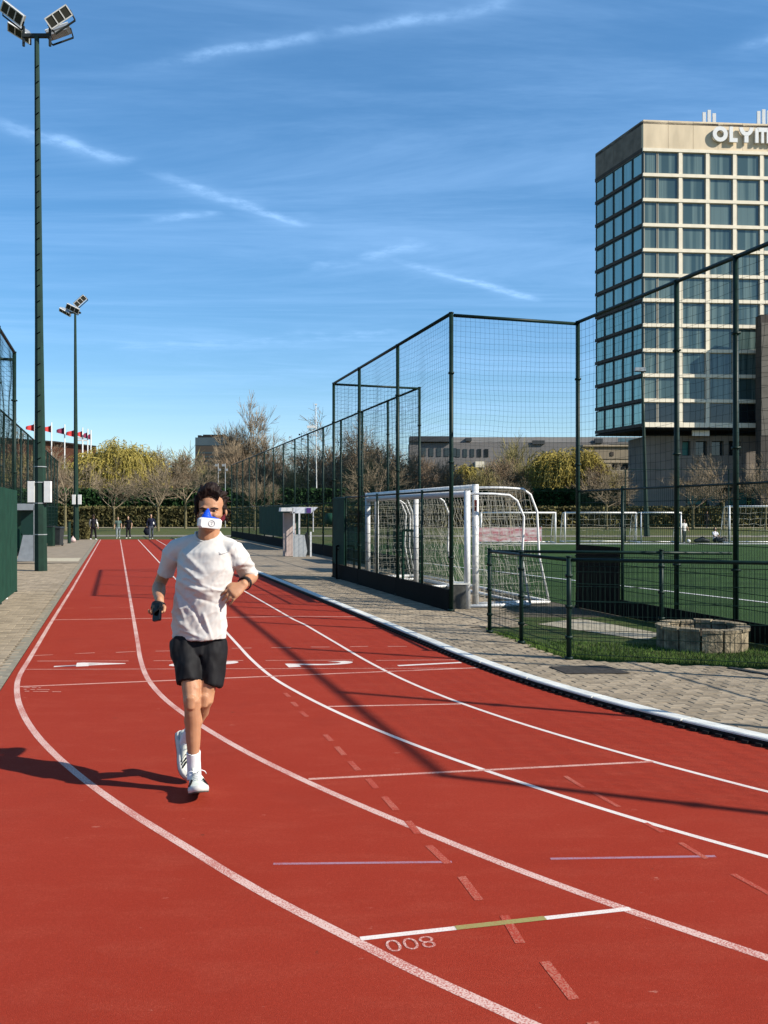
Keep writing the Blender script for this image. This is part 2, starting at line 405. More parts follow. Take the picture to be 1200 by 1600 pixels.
for (x0, y0, x1, y1) in ((883, 1213, 912, 1231), (928, 1239, 967, 1261), (1008, 1286, 1036, 1301), (1063, 1317, 1104, 1342), (1145, 1366, 1204, 1398)):
    gstrip(x0, y0, x1, y1, .030, M['faded'], 'dash_mark', .0017)
# lane numerals, read from the infield side: top of each digit towards the kerb
def text_on_ground(body, cx, cy, ux, uy, size, sx, m, name, font_bold=0.02):
    cu_ = bpy.data.curves.new(name, 'FONT'); cu_.body = body; cu_.size = size; cu_.align_x = 'CENTER'; cu_.align_y = 'CENTER'; cu_.offset = font_bold
    cu_.extrude = 0; tmp = bpy.data.objects.new('tmp', cu_); C.objects.link(tmp)
    bpy.context.view_layer.update()
    me_ = bpy.data.meshes.new_from_object(tmp.evaluated_get(bpy.context.evaluated_depsgraph_get()))
    bpy.data.objects.remove(tmp)
    X = Vector(ux).normalized() * sx; Y = Vector(uy).normalized()
    for v in me_.vertices:
        p = Vector((cx, cy, .0016)) + X * v.co.x + Y * v.co.y
        v.co = (p.x, p.y, .0016)
    me_.materials.clear(); me_.materials.append(m)
    return link(name, me_, track)
for d, px, py in (('4', 134, 1038.2), ('3', 313, 1037.8), ('2', 494, 1037.8), ('1', 666, 1038)):
    p = G(px, py)
    text_on_ground(d, p.x, p.y, (-SD), SP, 1.02, .50, M['line_fresh'], 'lane_number', .02)
p = G(641, 1474)
dirn = (G(985, 1420) - G(563, 1467)).normalized()
text_on_ground('800', p.x, p.y, -dirn, Vector((dirn.y, -dirn.x, 0)), .135, 1.0, M['line'], 'distance_number', -.0012)
# worn stencilled rows beside the finish line, too small to read
st = MB()
a = G(40, 1071.5); 
for r_ in range(3):
    for k in range(9 + r_ * 4):
        if random.random() < .15: continue
        q = G(38.5 + k * 3.3 + r_, 1074.2 + r_ * 3.0 + k * .05)
        w_ = .013; st.poly([q + Vector((-w_, -.011, .0016)), q + Vector((w_, -.011, .0016)), q + Vector((w_ * .8, .011, .0016)), q + Vector((-w_ * .6, .011, .0016))])
st.build('stencil_mark', M['line_thin'], track)

# kerb: white blocks with a scalloped drainage foot
kerb = thing('track_kerb', (0, 0, 0), None, None); kerb['kind'] = 'structure'
kp = [p for p in CURV[5]]
dense = []
for i in range(len(kp) - 1):
    n_ = max(1, int((kp[i + 1] - kp[i]).length / .1))
    for k in range(n_): dense.append(kp[i].lerp(kp[i + 1], k / n_))
dense.append(kp[-1])
cum = [0]
for i in range(1, len(dense)): cum.append(cum[-1] + (dense[i] - dense[i - 1]).length)
def kat(s_):
    import bisect
    i = min(max(bisect.bisect(cum, s_) - 1, 0), len(dense) - 2)
    t = (s_ - cum[i]) / max(1e-6, cum[i + 1] - cum[i]); p_ = dense[i].lerp(dense[i + 1], t)
    a_ = dense[max(i - 3, 0)]; b_ = dense[min(i + 4, len(dense) - 1)]; d_ = (b_ - a_).normalized()
    return p_, Vector((-d_.y, d_.x, 0))       # left-hand normal when walking towards the camera = to the right side (outside)
s0 = 3.6; idx = 0
while s0 < cum[-1] - 1.1:
    L = 1.0 if s0 > 30 else 2.0
    mb = MB(); n_ = 6; prof = [(.014, .017), (.0, .022), (.0, .053), (.010, .060), (.125, .060), (.132, .052), (.132, -.02)]
    rows = []
    for k in range(n_ + 1):
        p_, nn = kat(s0 + .008 + (L - .016) * k / n_)
        rows.append([p_ + nn * a_ + Vector((0, 0, z_)) for a_, z_ in prof])
    b0 = len(mb.v)
    for r_ in rows: mb.v += [tuple(q) for q in r_]
    m_ = len(prof)
    for k in range(n_):
        for j in range(m_ - 1): mb.f.append((b0 + k * m_ + j, b0 + (k + 1) * m_ + j, b0 + (k + 1) * m_ + j + 1, b0 + k * m_ + j + 1))
    mb.f.append(tuple(b0 + j for j in range(m_))); mb.f.append(tuple(b0 + n_ * m_ + j for j in range(m_))[::-1])
    mb.build('kerb_block', M['kerb'], kerb)
    s0 += L
db = MB(); s0 = 3.6
ft = offs([p for p in dense[::2]], .010, -.01); ft2 = offs([p for p in dense[::2]], .012, .046)
db.strip(offs(dense[::2], -.004, -.005), offs(dense[::2], -.0035, .041)).strip(offs(dense[::2], -.0035, .041), offs(dense[::2], .02, .043))
while s0 < cum[-1] - .2:
    if s0 > 35:
        p_, nn = kat(s0); db.box(p_ - nn * .020 + Vector((0, 0, .011)), (.05, .045, .024), Matrix.Rotation(math.atan2(nn.y, nn.x) - math.pi / 2, 3, 'Z'))
    s0 += .11
o = db.build('drain_grating', M['drain'], kerb); o['kind'] = 'stuff'

# paving -------------------------------------------------------------
def inside_pen(p):     # the fenced corner behind the kerb, grass
    c = p.x + TL * p.y
    return False
BL, BW, GAP = .210, .105, .007
def pave(name, test, yr, cr, mat_b, par, maxobj=300, joint_z=-.008):
    cell = []
    y0s = min(yr) / SD.y; s_ = 0
    smin = yr[0]; smax = yr[1]
    k = 0; s = smin
    while s < smax:
        off = (k % 2) * BL / 2; t = cr[0]
        while t < cr[1]:
            pt = SD * s + SP * (t + off + BL / 2)
            if test(pt): cell.append(pt)
            t += BL
        s += BW; k += 1
    vis = []; rest = []
    for pt in cell:
        a_ = (pt.x / pt.y) if pt.y > 1 else 9
        if abs(a_) < .44 and pt.y > 2.7: vis.append(pt)
        else: rest.append(pt)
    vis.sort(key=lambda q: q.y)
    one, rest = vis[:maxobj], vis[maxobj:] + [q for q in rest if q.y > 0]
    e = .004; hl = BL / 2 - GAP / 2; hw = BW / 2 - GAP / 2
    bv = [(-hl, -hw, -.03), (hl, -hw, -.03), (hl, hw, -.03), (-hl, hw, -.03), (-hl, -hw, -e), (hl, -hw, -e), (hl, hw, -e), (-hl, hw, -e),
          (-hl + e, -hw + e, 0), (hl - e, -hw + e, 0), (hl - e, hw - e, 0), (-hl + e, hw - e, 0)]
    bf = [(8, 9, 10, 11), (4, 5, 9, 8), (5, 6, 10, 9), (6, 7, 11, 10), (7, 4, 8, 11), (0, 1, 5, 4), (1, 2, 6, 5), (2, 3, 7, 6), (3, 0, 4, 7)]
    base = MB(); base.v = bv; base.f = bf; me_ = base.mesh('brick', mat_b)
    rz = math.atan2(SP.y, SP.x)
    for q in one:
        link('brick', me_, par, (q.x + random.uniform(-.001, .001), q.y, random.uniform(-.003, .002)), (random.uniform(-.012, .012), random.uniform(-.008, .008), rz + random.uniform(-.01, .01)))
    st_ = MB(); ca, sa = math.cos(rz), math.sin(rz)
    for q in rest:
        zz = random.uniform(-.003, .002); n_ = len(st_.v)
        for v in bv: st_.v.append((q.x + v[0] * ca - v[1] * sa, q.y + v[0] * sa + v[1] * ca, v[2] + zz))
        for f in bf[:5]: st_.f.append(tuple(n_ + i for i in f))
    o = st_.build('brick_field', mat_b, par); o['kind'] = 'stuff'
# left pavement
pl = MB().poly([CY(-1.08, -4, -.012), CY(-1.08, 57, -.012), CY(-9, 57, -.012), CY(-9, -4, -.012)]).build('left_pavement', M['joint']); tag(pl, kind='structure')
y_ = 0
while y_ < 57:
    ed = MB(); a_ = CY(-1.095, y_ + .01); b_ = CY(-1.095, y_ + .98); n_ = -SP * .13; dz = Vector((0, 0, -.03 + random.uniform(-.0015, .0015)))
    ed.prism([a_ + dz, b_ + dz, b_ + n_ + dz, a_ + n_ + dz][::-1], .028); ed.build('edging_stone', M['edging'], pl); y_ += 1
pave('l', lambda q: q.y < 30, (-1.0, 31.5), (-5.2, -1.08 * .958 - .15 - .21), M['brick'], pl)
MB().poly([CY(-1.24, 30, -.002), CY(-1.24, 57, -.002), CY(-9, 57, -.002), CY(-9, 30, -.002)]).build('far_paving', M['pave_far'], pl)
MB().poly([CY(-1.3, 30.9, .002), CY(-1.3, 33.2, .002), CY(-4.2, 33.2, .002), CY(-4.2, 30.9, .002)]).build('pale_band', M['light_brick'], pl)
# right pavement
rp = [Vector((q.x, q.y, -.012)) for q in offs([p for p in CURV[5] if p.y < 56.7], .10, -.012)]
poly = [CY(3.8, 56.7, -.012)] + rp + [Vector((13, -1, -.012)), Vector((13, 7.2, -.012)), CY(8.3, 15, -.012), CY(8.3, 56.7, -.012)]
me = bpy.data.meshes.new('right_pavement'); bm = bmesh.new(); bm.faces.new([bm.verts.new(p) for p in poly]); bmesh.ops.triangulate(bm, faces=bm.faces[:])
for f in bm.faces:
    if f.normal.z < 0: f.normal_flip()
bm.to_mesh(me); bm.free(); me.materials.append(M['joint'])
pr = link('right_pavement', me); tag(pr, kind='structure')
kerb_c = sorted([(p.y, p.x + TL * p.y) for p in CURV[5]])
def kc(y):
    for i in range(len(kerb_c) - 1):
        if kerb_c[i][0] <= y <= kerb_c[i + 1][0]:
            t = (y - kerb_c[i][0]) / (kerb_c[i + 1][0] - kerb_c[i][0] + 1e-9); return kerb_c[i][1] * (1 - t) + kerb_c[i + 1][1] * t
    return 3.9
C1 = G(765, 988); C2 = G(889, 1030); C3 = G(1200, 1045); C3 = C2 + (C3 - C2) * 1.9
C4 = CY(8.2, 11.85)                                   # gate post where the low fence meets the tall one
def side(a, b, p): return (b.x - a.x) * (p.y - a.y) - (b.y - a.y) * (p.x - a.x)
def right_ok(q):
    c = q.x + TL * q.y
    sl = .13 + (.20 if q.y < 9.5 else .02)
    if c < kc(q.y) + .26 + (.05 if q.y < 8.6 else 0): return False
    if c > 8.25 and q.y > 6: return False
    if q.x > C2.x - .02 and side(C2, C3, q) > -.03: return False       # beyond the near low fence: grass
    if q.y > C2.y and q.y < C1.y + .6 and side(C1, C2, q) > -.03 : return False
    return q.y < 26
pave('r', right_ok, (1.0, 28), (3.9, 13.0), M['brick'], pr)
MB().poly([CY(4.1, 25.8, -.002), CY(4.0, 56.7, -.002), CY(8.3, 56.7, -.002), CY(8.3, 25.8, -.002)]).build('far_paving', M['pave_far'], pr)
# dark drain cover in the paving
q0, q1, q2, q3 = G(858, 1042, .004), G(945, 1040, .004), G(985, 1052, .004), G(885, 1053, .004)
MB().prism([q3, q2, q1, q0], .006).build('drain_cover', mat('dark_cover', (.05, .045, .04), .8, .3, 30), pr)
# cable cover strip at the right
a_, b_ = G(1140, 1044), G(1230, 1060); dd = (b_ - a_).normalized(); nn = Vector((-dd.y, dd.x, 0)) * .035
MB().prism([a_ + nn, a_ - nn, b_ - nn, b_ + nn], .012).build('cable_cover', M['dark_grey'], pr)

# grass in the fenced corner, turf pitch
gp = MB().poly([C2 + Vector((-.02, .0, -.010)), Vector((C3.x, C3.y, -.010)), Vector((C3.x + 1, 14, -.010)), CY(8.2, 14.4, -.010), CY(5.9, 14.4, -.010), Vector((C1.x - .03, C1.y, -.010))])
verge = gp.build('corner_grass', mat('corner_grass', (.040, .080, .016), .95, col2=(.085, .095, .03), scale=3.5, bump=.7, bscale=60, bdist=.03)); tag(verge, kind='structure')
turf = MB().poly([CY(8.22, 3, -.006), CY(8.22, 48.5, -.006), CY(95, 48.5, -.006), CY(95, 3, -.006)]).build('artificial_turf_pitch', M['turf']); tag(turf, kind='structure')
tl = MB(); a_, b_ = G(838, 900), G(1300, 953); d_ = (b_ - a_); a_ = a_ - d_ * .9; b_ = b_ + d_ * .4; nn = Vector((-d_.y, d_.x, 0)).normalized() * .05
tl.poly([a_ + nn + Vector((0, 0, .002)), a_ - nn + Vector((0, 0, .002)), b_ - nn + Vector((0, 0, .002)), b_ + nn + Vector((0, 0, .002))])
tl.build('touchline', M['white_metal'], turf)
MB().box((30, 48.3, .02), (50, .12, .05)).build('goal_line_edge', mat('pale_edge', (.55, .56, .55), .8, .2, 2), turf)
# bay floor and pale slab inside the corner
slab = MB().poly([G(905, 966, -.002), G(1035, 990, -.002), G(1010, 1000, -.002), G(840, 975, -.002)]).build('slab', M['light_brick'], verge)
bl = MB()
for i in range(9000):
    a_ = random.random(); b_ = random.random() ** 1.4
    base = C2.lerp(C3, a_ * .75) + Vector((random.uniform(-.02, .02), .05 + b_ * 1.5, 0))
    if base.x < C2.x + (-.30) * (base.y - C2.y) * 0 + .02: continue
    h_ = random.uniform(.02, .05); an = random.uniform(0, 6.28); w_ = .004
    v1 = Vector((math.cos(an) * w_, math.sin(an) * w_, 0)); tip = Vector((random.uniform(-.02, .02), random.uniform(-.02, .02), h_))
    base.z = -.01
    bl.poly([base - v1, base + v1, base + tip])
for i in range(1400):
    a_ = random.random(); base = C1.lerp(C2, a_) + Vector((random.uniform(.02, .25), 0, -.01)); h_ = random.uniform(.02, .05); w_ = .004
    v1 = Vector((w_, random.uniform(-w_, w_), 0)); bl.poly([base - v1, base + v1, base + Vector((random.uniform(-.02, .02), 0, h_))])
o = bl.build('grass_blades', M['blade']); tag(o, 'short green grass inside the low fenced corner', 'grass', kind='stuff')
# paths in the far park
def gpoly(name, pts, m, z):
    o = MB().poly([Vector((x, y, z)) for x, y in pts]).build(name, m); tag(o, kind='structure'); return o
gpoly('park_path', [(-90, 67), (120, 60), (120, 63), (-90, 72)], mat('path', (.22, .20, .16), .9, .15, 1), -.012)
gpoly('hedge_path', [(-120, 103), (160, 100), (160, 105), (-120, 109)], mat('path_pale', (.26, .22, .15), .9, .15, 1), -.012)

# ------------------------------------------------------------------ tall ball fences
def net_panel(mb, a, b, z0, z1, cell, r, sag=.0, seed=0):
    d = b - a; L = d.length; nx = max(1, int(L / cell)); nz_ = max(1, int((z1 - z0) / cell)); dn = d / L
    nrm = Vector((-dn.y, dn.x, 0)); g_ = {}
    for i in range(nx + 1):
        for j in range(nz_ + 1):
            t = i / nx; u = j / nz_
            p_ = a + d * t; edge = (4 * t * (1 - t)) * (4 * u * (1 - u)) ** .5
            wv = noise.noise(Vector((t * L * 1.3 + seed, u * 3.1, seed))) * .09 * edge
            p_ = p_ + nrm * wv + dn * (noise.noise(Vector((t * L * .9, u * 4, seed + 9))) * .05 * edge)
            z_ = z0 + (z1 - z0) * u - sag * edge + noise.noise(Vector((t * L * 1.1, u * 2.5, seed + 31))) * .05 * edge
            g_[i, j] = Vector((p_.x, p_.y, z_))
    def edge3(p, q):
        dd = (q - p); x = dd.cross(nrm)
        if x.length < 1e-6: return
        x = x.normalized() * r; y = nrm * r; n_ = len(mb.v)
        for o_ in (x, -x * .5 + y * .87, -x * .5 - y * .87): mb.v += [tuple(p + o_), tuple(q + o_)]
        mb.f += [(n_, n_ + 1, n_ + 3, n_ + 2), (n_ + 2, n_ + 3, n_ + 5, n_ + 4), (n_ + 4, n_ + 5, n_ + 1, n_)]
    st_ = 2 if cell > .1 else 1
    for j in range(nz_ + 1):
        for i in range(nx): edge3(g_[i, j], g_[i + 1, j])
    for i in range(nx + 1):
        for j in range(nz_): edge3(g_[i, j], g_[i, j + 1])
def wire_panel(mb, a, b, z0, z1, dxs=.05, dzs=.2, r=.003, hr=.0045):
    d = b - a; L = d.length; n_ = int(L / dxs)
    for i in range(n_ + 1):
        p_ = a + d * (i / n_); mb.tube([p_ + Vector((0, 0, z0)), p_ + Vector((0, 0, z1))], r, 3, False)
    k = int(round((z1 - z0) / dzs))
    for j in range(k + 1):
        z_ = z0 + (z1 - z0) * j / k
        mb.tube([a + Vector((0, 0, z_)), b + Vector((0, 0, z_))], hr, 4, False)
FH = 5.05
def post(par, p, h, r=.038, low=False):
    mb = MB(); mb.tube([p + Vector((0, 0, -.02)), p + Vector((0, 0, h))], r, 10)
    mb.tube([p + Vector((0, 0, h)), p + Vector((0, 0, h + .02))], r * 1.15, 10)
    mb.tube([p + Vector((0, 0, -.01)), p + Vector((0, 0, .035))], r * 1.6, 10)
    for z_ in (h * .18, h * .5, h * .8): mb.box(p + Vector((0, -.0, z_)), (r * 2.5, r * 2.5, .03))
    part(mb, 'post', M['green_metal'], par, True)
def tall_run(par, a, b, posts, cell=.09, r=.0016, low=True, board=.0, screen=None, inter=True, upper=True, lowd=.05, lowh=2.05, endposts=(1, 1)):
    d = b - a; dn = d.normalized(); nrm = Vector((-dn.y, dn.x, 0))
    for t in posts: post(par, a + d * t, FH)
    part(MB().tube([a + Vector((0, 0, FH)), b + Vector((0, 0, FH))], .032, 8), 'top_rail', M['green_metal'], par, True)
    if low: part(MB().tube([a + Vector((0, 0, lowh)), b + Vector((0, 0, lowh))], .018, 6), 'middle_rail', M['green_metal'], par, True)
    if upper:
        for i in range(len(posts) - 1):
            mb = MB(); net_panel(mb, a + d * posts[i], a + d * posts[i + 1], lowh if low else .05, FH - .03, cell, r, .03, random.random() * 50)
            part(mb, 'net', M['net'], par, kind='stuff')
    if low:
        for i in range(len(posts) - 1):
            mb = MB(); wire_panel(mb, a + d * posts[i], a + d * posts[i + 1], board, lowh, lowd)
            part(mb, 'wire_mesh', M['green_metal'], par, kind='stuff')
        if inter:
            for i in range(len(posts) - 1):
                p_ = a + d * ((posts[i] + posts[i + 1]) / 2)
                part(MB().tube([p_, p_ + Vector((0, 0, lowh + .04))], .024, 8), 'middle_post', M['green_metal'], par, True)
    if board:
        for i in range(len(posts) - 1):
            p0 = a + d * posts[i] + nrm * .03; p1 = a + d * posts[i + 1] + nrm * .03
            part(MB().beam(p0 + Vector((0, 0, board / 2)) + dn * .01, p1 + Vector((0, 0, board / 2)) - dn * .01, .02, board), 'base_board', M['black'], par)
    if screen:
        for (t0, t1, z0, z1) in screen:
            p0 = a + d * t0 + nrm * .05; p1 = a + d * t1 + nrm * .05
            n_ = max(1, int((p1 - p0).length / 1.2))
            for i in range(n_):
                q0 = p0.lerp(p1, i / n_) + dn * .012; q1 = p0.lerp(p1, (i + 1) / n_) - dn * .012
                part(MB().beam(q0 + Vector((0, 0, (z0 + z1) / 2)), q1 + Vector((0, 0, (z0 + z1) / 2)), .012, z1 - z0), 'windbreak_panel', M['screen'], par)
# near right fence (continues out of frame to the right, towards the camera)
L2 = 8.2
ys = [2.82, 5.48, 8.22, 10.82, 11.85, 13.1, 15.9]
near = thing('tall_fence', CY(L2, 2.82), 'tall green fence beside the pitch running out of frame on the right', 'fence')
a, b = CY(L2, ys[0]), CY(L2, ys[-1])
tall_run(near, a, b, [(y - ys[0]) / (ys[-1] - ys[0]) for y in ys], inter=False, cell=.13, r=.0022)
pm = CY(L2, (13.1 + 15.9) / 2)
part(MB().tube([pm, pm + Vector((0, 0, 2.1))], .026, 8), 'middle_post', M['green_metal'], near, True)
q0, q1 = CY(L2 - .05, 15.8), CY(L2 - .05, 14.5)
part(MB().beam(q0 + Vector((0, 0, .56)), q1 + Vector((0, 0, .56)), .03, 1.1), 'black_panel', M['black'], near)
q0, q1 = CY(L2 - .03, 15.9), CY(L2 - .03, 2.9)
part(MB().beam(q0 + Vector((0, 0, .13)), q1 + Vector((0, 0, .13)), .03, .26), 'base_board', M['black'], near)
# storage bay fence
A0 = CY(5.69, 15.2); A1 = CY(5.69, 23.4)
B0 = CY(L2, 15.9); B1 = CY(L2, 24.2)
bay = thing('tall_fence', A0, 'tall green net fence round the goal storage bay beside the track bend', 'fence')
tall_run(bay, A0, A1, [0, .352, .70, 1], board=.36, screen=[(.84, .985, .38, 2.05)], cell=.085)
mb = MB(); net_panel(mb, A0, B0 - SP * .05, .4 if False else 2.05, FH - .03, .085, .0016, .03, 3); part(mb, 'net', M['net'], bay, kind='stuff')
part(MB().tube([A0 + SP * .05 + Vector((0, 0, FH - .03)), B0 - SP * .04 + Vector((0, 0, FH - .03))], .03, 8), 'top_rail', M['green_metal'], bay, True)
mb = MB(); net_panel(mb, A1, B1, .1, FH - .03, .10, .0028, .03, 5); part(mb, 'net', M['net'], bay, kind='stuff')
part(MB().tube([A1 + Vector((0, 0, FH - .02)), B1 + Vector((0, 0, FH - .02))], .03, 8), 'top_rail', M['green_metal'], bay, True)
# a run behind the bay
back_y = [16.0 + i * 2.07 for i in range(5)]
# far right fence
far = thing('tall_fence', B1, 'long tall green fence running away behind the right dugout', 'fence')
F1 = CY(L2, 63.5); n_ = 15
tall_run(far, B1, F1, [i / (n_ - 1) for i in range(n_)], cell=.16, r=.0035, inter=False, lowd=.08, board=.42,
         screen=[(.0, .055, .5, 1.95), (.40, .68, .5, 2.02), (.12, .20, .45, 1.2)])
# left fences
lf = thing('tall_fence', CY(-3.79, 21), 'long tall dark fence running away along the left pavement', 'fence')
tall_run(lf, CY(-3.79, 19.2), CY(-3.79, 58), [i / 14 for i in range(15)], cell=.14, r=.0045, inter=False, lowd=.06, lowh=2.05, board=.2)
lb = thing('tall_fence', CY(-2.14, 18.9), 'tall green fence at the left picture edge with solid green windbreak boards', 'fence')
tall_run(lb, CY(-2.14, 18.9), CY(-2.14, 10.5), [0, .31, .64, 1.0], cell=.10, r=.003, inter=False, screen=[(.0, 1.0, .04, 2.14)])
ra, rb = CY(-2.14, 18.9), CY(-3.79, 18.9 - .5)
part(MB().tube([ra + Vector((0, 0, FH - .15)), rb + Vector((0, 0, FH - .15))], .032, 8), 'top_rail', M['green_metal'], lb, True)
mb = MB(); net_panel(mb, ra, rb, .1, FH - .2, .10, .003, .03, 8); part(mb, 'net', M['net'], lb, kind='stuff')
mb = MB().box(G(6, 936) + Vector((0, 0, .02)), (.12, .08, .04)); mb.build('rag', M['white_metal']); tag(bpy.data.objects['rag'], 'small white scrap lying at the foot of the left green windbreak', 'scrap')

# low fence round the corner
low = thing('low_fence', C1, 'low dark green mesh fence around the grassy corner by the stone ring', 'fence')
LH = 1.13
def low_run(a, b, posts, mesh=True, d_=.05):
    a = Vector((a.x, a.y, 0)); b = Vector((b.x, b.y, 0)); d = b - a
    for t in posts:
        p_ = a + d * t
        mb = MB().tube([p_, p_ + Vector((0, 0, LH + .03))], .029, 10).tube([p_ + Vector((0, 0, LH + .03)), p_ + Vector((0, 0, LH + .045))], .034, 10)
        mb.tube([p_ + Vector((0, 0, -.01)), p_ + Vector((0, 0, .03))], .05, 8)
        for z_ in (.25, .6, .95): mb.box(p_ + Vector((0, 0, z_)), (.075, .06, .035))
        part(mb, 'post', M['green_metal'], low, True)
    part(MB().tube([a + Vector((0, 0, LH)), b + Vector((0, 0, LH))], .021, 8), 'top_rail', M['green_metal'], low, True)
    if mesh:
        mb = MB(); wire_panel(mb, a, b, .06, LH - .07, d_, .2, .0024, .004); part(mb, 'wire_mesh', M['green_metal'], low, kind='stuff')
low_run(C1, C2, [0, .45, 1.0])
low_run(C2, C3, [.62, 1.0])
low_run(C1, C4 - SP * .06, [.72], True, .07)

# ------------------------------------------------------------------ stone planter ring
ring = thing('stone_planter', G(1097, 1014), 'low round planter ring of weathered stone blocks behind the low fence', 'planter')
rc = G(1097, 1009); rc.z = 0
nb = 13
for k in range(nb):
    a0 = 2 * math.pi * k / nb + .02; a1 = 2 * math.pi * (k + 1) / nb - .03; ro = .545; ri = .43; hh = .25 + random.uniform(-.012, .012)
    mb = MB(); n_ = 3; pts = []
    for i in range(n_ + 1):
        a_ = a0 + (a1 - a0) * i / n_; pts.append((ro, a_))
    for i in range(n_ + 1):
        a_ = a1 + (a0 - a1) * i / n_; pts.append((ri, a_))
    jit = random.uniform(-.012, .012)
    cc_ = [Vector((rc.x + (r_ + jit) * math.cos(a_), rc.y + (r_ + jit) * math.sin(a_), -.02)) for r_, a_ in pts]
    mb.prism(cc_, hh)
    part(mb, 'stone_block', M['stone'], ring)
    cc2 = [Vector((rc.x + (r_ + (.02 if r_ > .5 else -.02)) * math.cos(a_), rc.y + (r_ + (.02 if r_ > .5 else -.02)) * math.sin(a_), hh - .018)) for r_, a_ in pts]
    part(MB().prism(cc2, .035), 'cap_stone', M['stone'], ring)
part(MB().lathe([(.43, .0), (.43, .17), (.2, .20), (0.001, .21)], rc, 20), 'soil', M['soil'], ring)

# ------------------------------------------------------------------ floodlight masts
def flood_head(par, c, yaw, pitch, roll, s=1.0):
    mt = Matrix.Rotation(yaw, 3, 'Z') @ Matrix.Rotation(roll, 3, 'Y') @ Matrix.Rotation(pitch, 3, 'X')
    mb = MB()
    # housing: long box facing -Y, three cells
    mb.box(c, (1.0 * s, .16 * s, .42 * s), mt)
    mb.box(c + mt @ Vector((0, .14 * s, 0)), (.7 * s, .14 * s, .28 * s), mt)
    h = part(mb, 'floodlight', M['grey_metal'], par)
    for i in (-1, 0, 1):
        mb = MB().box(c + mt @ Vector((i * .32 * s, -.083 * s, 0)), (.29 * s, .02, .36 * s), mt); part(mb, 'lamp_lens', M['lamp_glass'], h)
    fr = MB()
    for zz in (-.205, .205): fr.box(c + mt @ Vector((0, -.09 * s, zz * s)), (1.02 * s, .03, .03), mt)
    for xx in (-.5, -.165, .165, .5): fr.box(c + mt @ Vector((xx * s, -.09 * s, 0)), (.03, .03, .42 * s), mt)
    part(fr, 'lamp_frame', M['white_metal'], h)
    yk = MB()
    for xx in (-.53, .53): yk.beam(c + mt @ Vector((xx * s, 0, 0)), c + mt @ Vector((xx * .9 * s, .1 * s, -.38 * s)), .03, .03)
    yk.beam(c + mt @ Vector((-.48 * s, .1 * s, -.38 * s)), c + mt @ Vector((.48 * s, .1 * s, -.38 * s)), .04, .04)
    part(yk, 'bracket', M['dark_grey'], h)
b1 = G(66, 892); mast = thing('floodlight_mast', b1, 'tall near dark green floodlight mast on the left with four lamp heads', 'floodlight')
top = Vector((XX(57.5, b1.y), b1.y, H(56, b1.y))); base = Vector((XX(64, b1.y), b1.y, 0))
mb = MB(); mb.tube([base, base.lerp(top, .13), base.lerp(top, .45), top], [.185, .172, .122, .070], 8); part(mb, 'pole', M['green_mast'], mast)
for k in range(26):
    z_ = 3.2 + k * .45
    if z_ > top.z - .8: break
    p_ = base.lerp(top, z_ / top.z); rr = .172 - (.10) * z_ / top.z
    part(MB().beam(p_ + Vector((-.02, -rr - .0, 0)), p_ + Vector((.10, -rr - .06, .05)), .022, .022), 'step_peg', M['black'], mast)
for z_ in (1.05, 1.95, 2.55, 3.0):
    p_ = base.lerp(top, z_ / top.z); part(MB().tube([p_ + Vector((0, 0, -.012)), p_ + Vector((0, 0, .012))], .186, 8), 'steel_band', M['grey_metal'], mast)
mb = MB().beam(top + Vector((-.42, 0, 0)), top + Vector((.40, 0, 0)), .10, .10); part(mb, 'cross_arm', M['dark_grey'], mast)
for s_ in (-1, 1):
    mb = MB().beam(top + Vector((s_ * .38, 0, -.30)), top + Vector((s_ * .38, 0, .28)), .06, .06); part(mb, 'lamp_bracket', M['dark_grey'], mast)
yy = b1.y
flood_head(mast, P(21, 21, yy - .2), R(0), R(32), R(38), .72)
flood_head(mast, P(92, 27, yy - .2), R(0), R(25), R(-34), .72)
flood_head(mast, P(31, 50, yy + .5), R(8), R(62), R(30), .68)
flood_head(mast, P(92, 50, yy + .5), R(188), R(-60), R(24), .68)
for s_, px in ((-1, 49.5), (1, 75)):
    c_ = Vector((XX(px, yy - .1), yy - .1, (H(752, yy) + H(785, yy)) / 2))
    part(MB().box(c_, (.19, .12, H(752, yy) - H(785, yy))), 'control_box', M['white_metal'], mast)
    part(MB().box(c_ + Vector((0, .06, 0)), (.22, .03, H(752, yy) - H(785, yy) + .06)), 'box_back', M['black'], mast)
b2 = G(119, 844); m2 = thing('floodlight_mast', b2, 'second floodlight mast farther down the left pavement beside the wheelie bin', 'floodlight')
top = Vector((XX(117.5, b2.y), b2.y, H(490, b2.y))); base = Vector((b2.x, b2.y, 0))
part(MB().tube([base, base.lerp(top, .2), top], [.19, .15, .07], 8), 'pole', M['green_mast'], m2)
part(MB().beam(top + Vector((-.35, 0, .05)), top + Vector((.35, 0, .05)), .1, .1), 'cross_arm', M['dark_grey'], m2)
flood_head(m2, P(125, 470, b2.y), R(0), R(40), R(-42), .80)
flood_head(m2, P(114, 482, b2.y - .5), R(10), R(35), R(25), .80)
flood_head(m2, P(102, 487, b2.y + .3), R(8), R(60), R(28), .72)
for px in (115.5, 124.5):
    part(MB().box(Vector((XX(px, b2.y - .2), b2.y - .2, (H(773, b2.y) + H(788, b2.y)) / 2)), (.19, .1, H(773, b2.y) - H(788, b2.y))), 'control_box', M['white_metal'], m2)
b3 = G(1011, 838); m3 = thing('floodlight_mast', b3, 'slender floodlight mast on the far side of the pitch in front of the hotel', 'floodlight')
top = Vector((XX(1003, b3.y), b3.y, H(580, b3.y)))
part(MB().tube([b3, b3.lerp(top, .2), top], [.22, .15, .08], 8), 'pole', M['green_mast'], m3)
part(MB().box(top + Vector((-.15, 0, .12)), (.75, .35, .26)), 'floodlight', M['grey_metal'], m3)
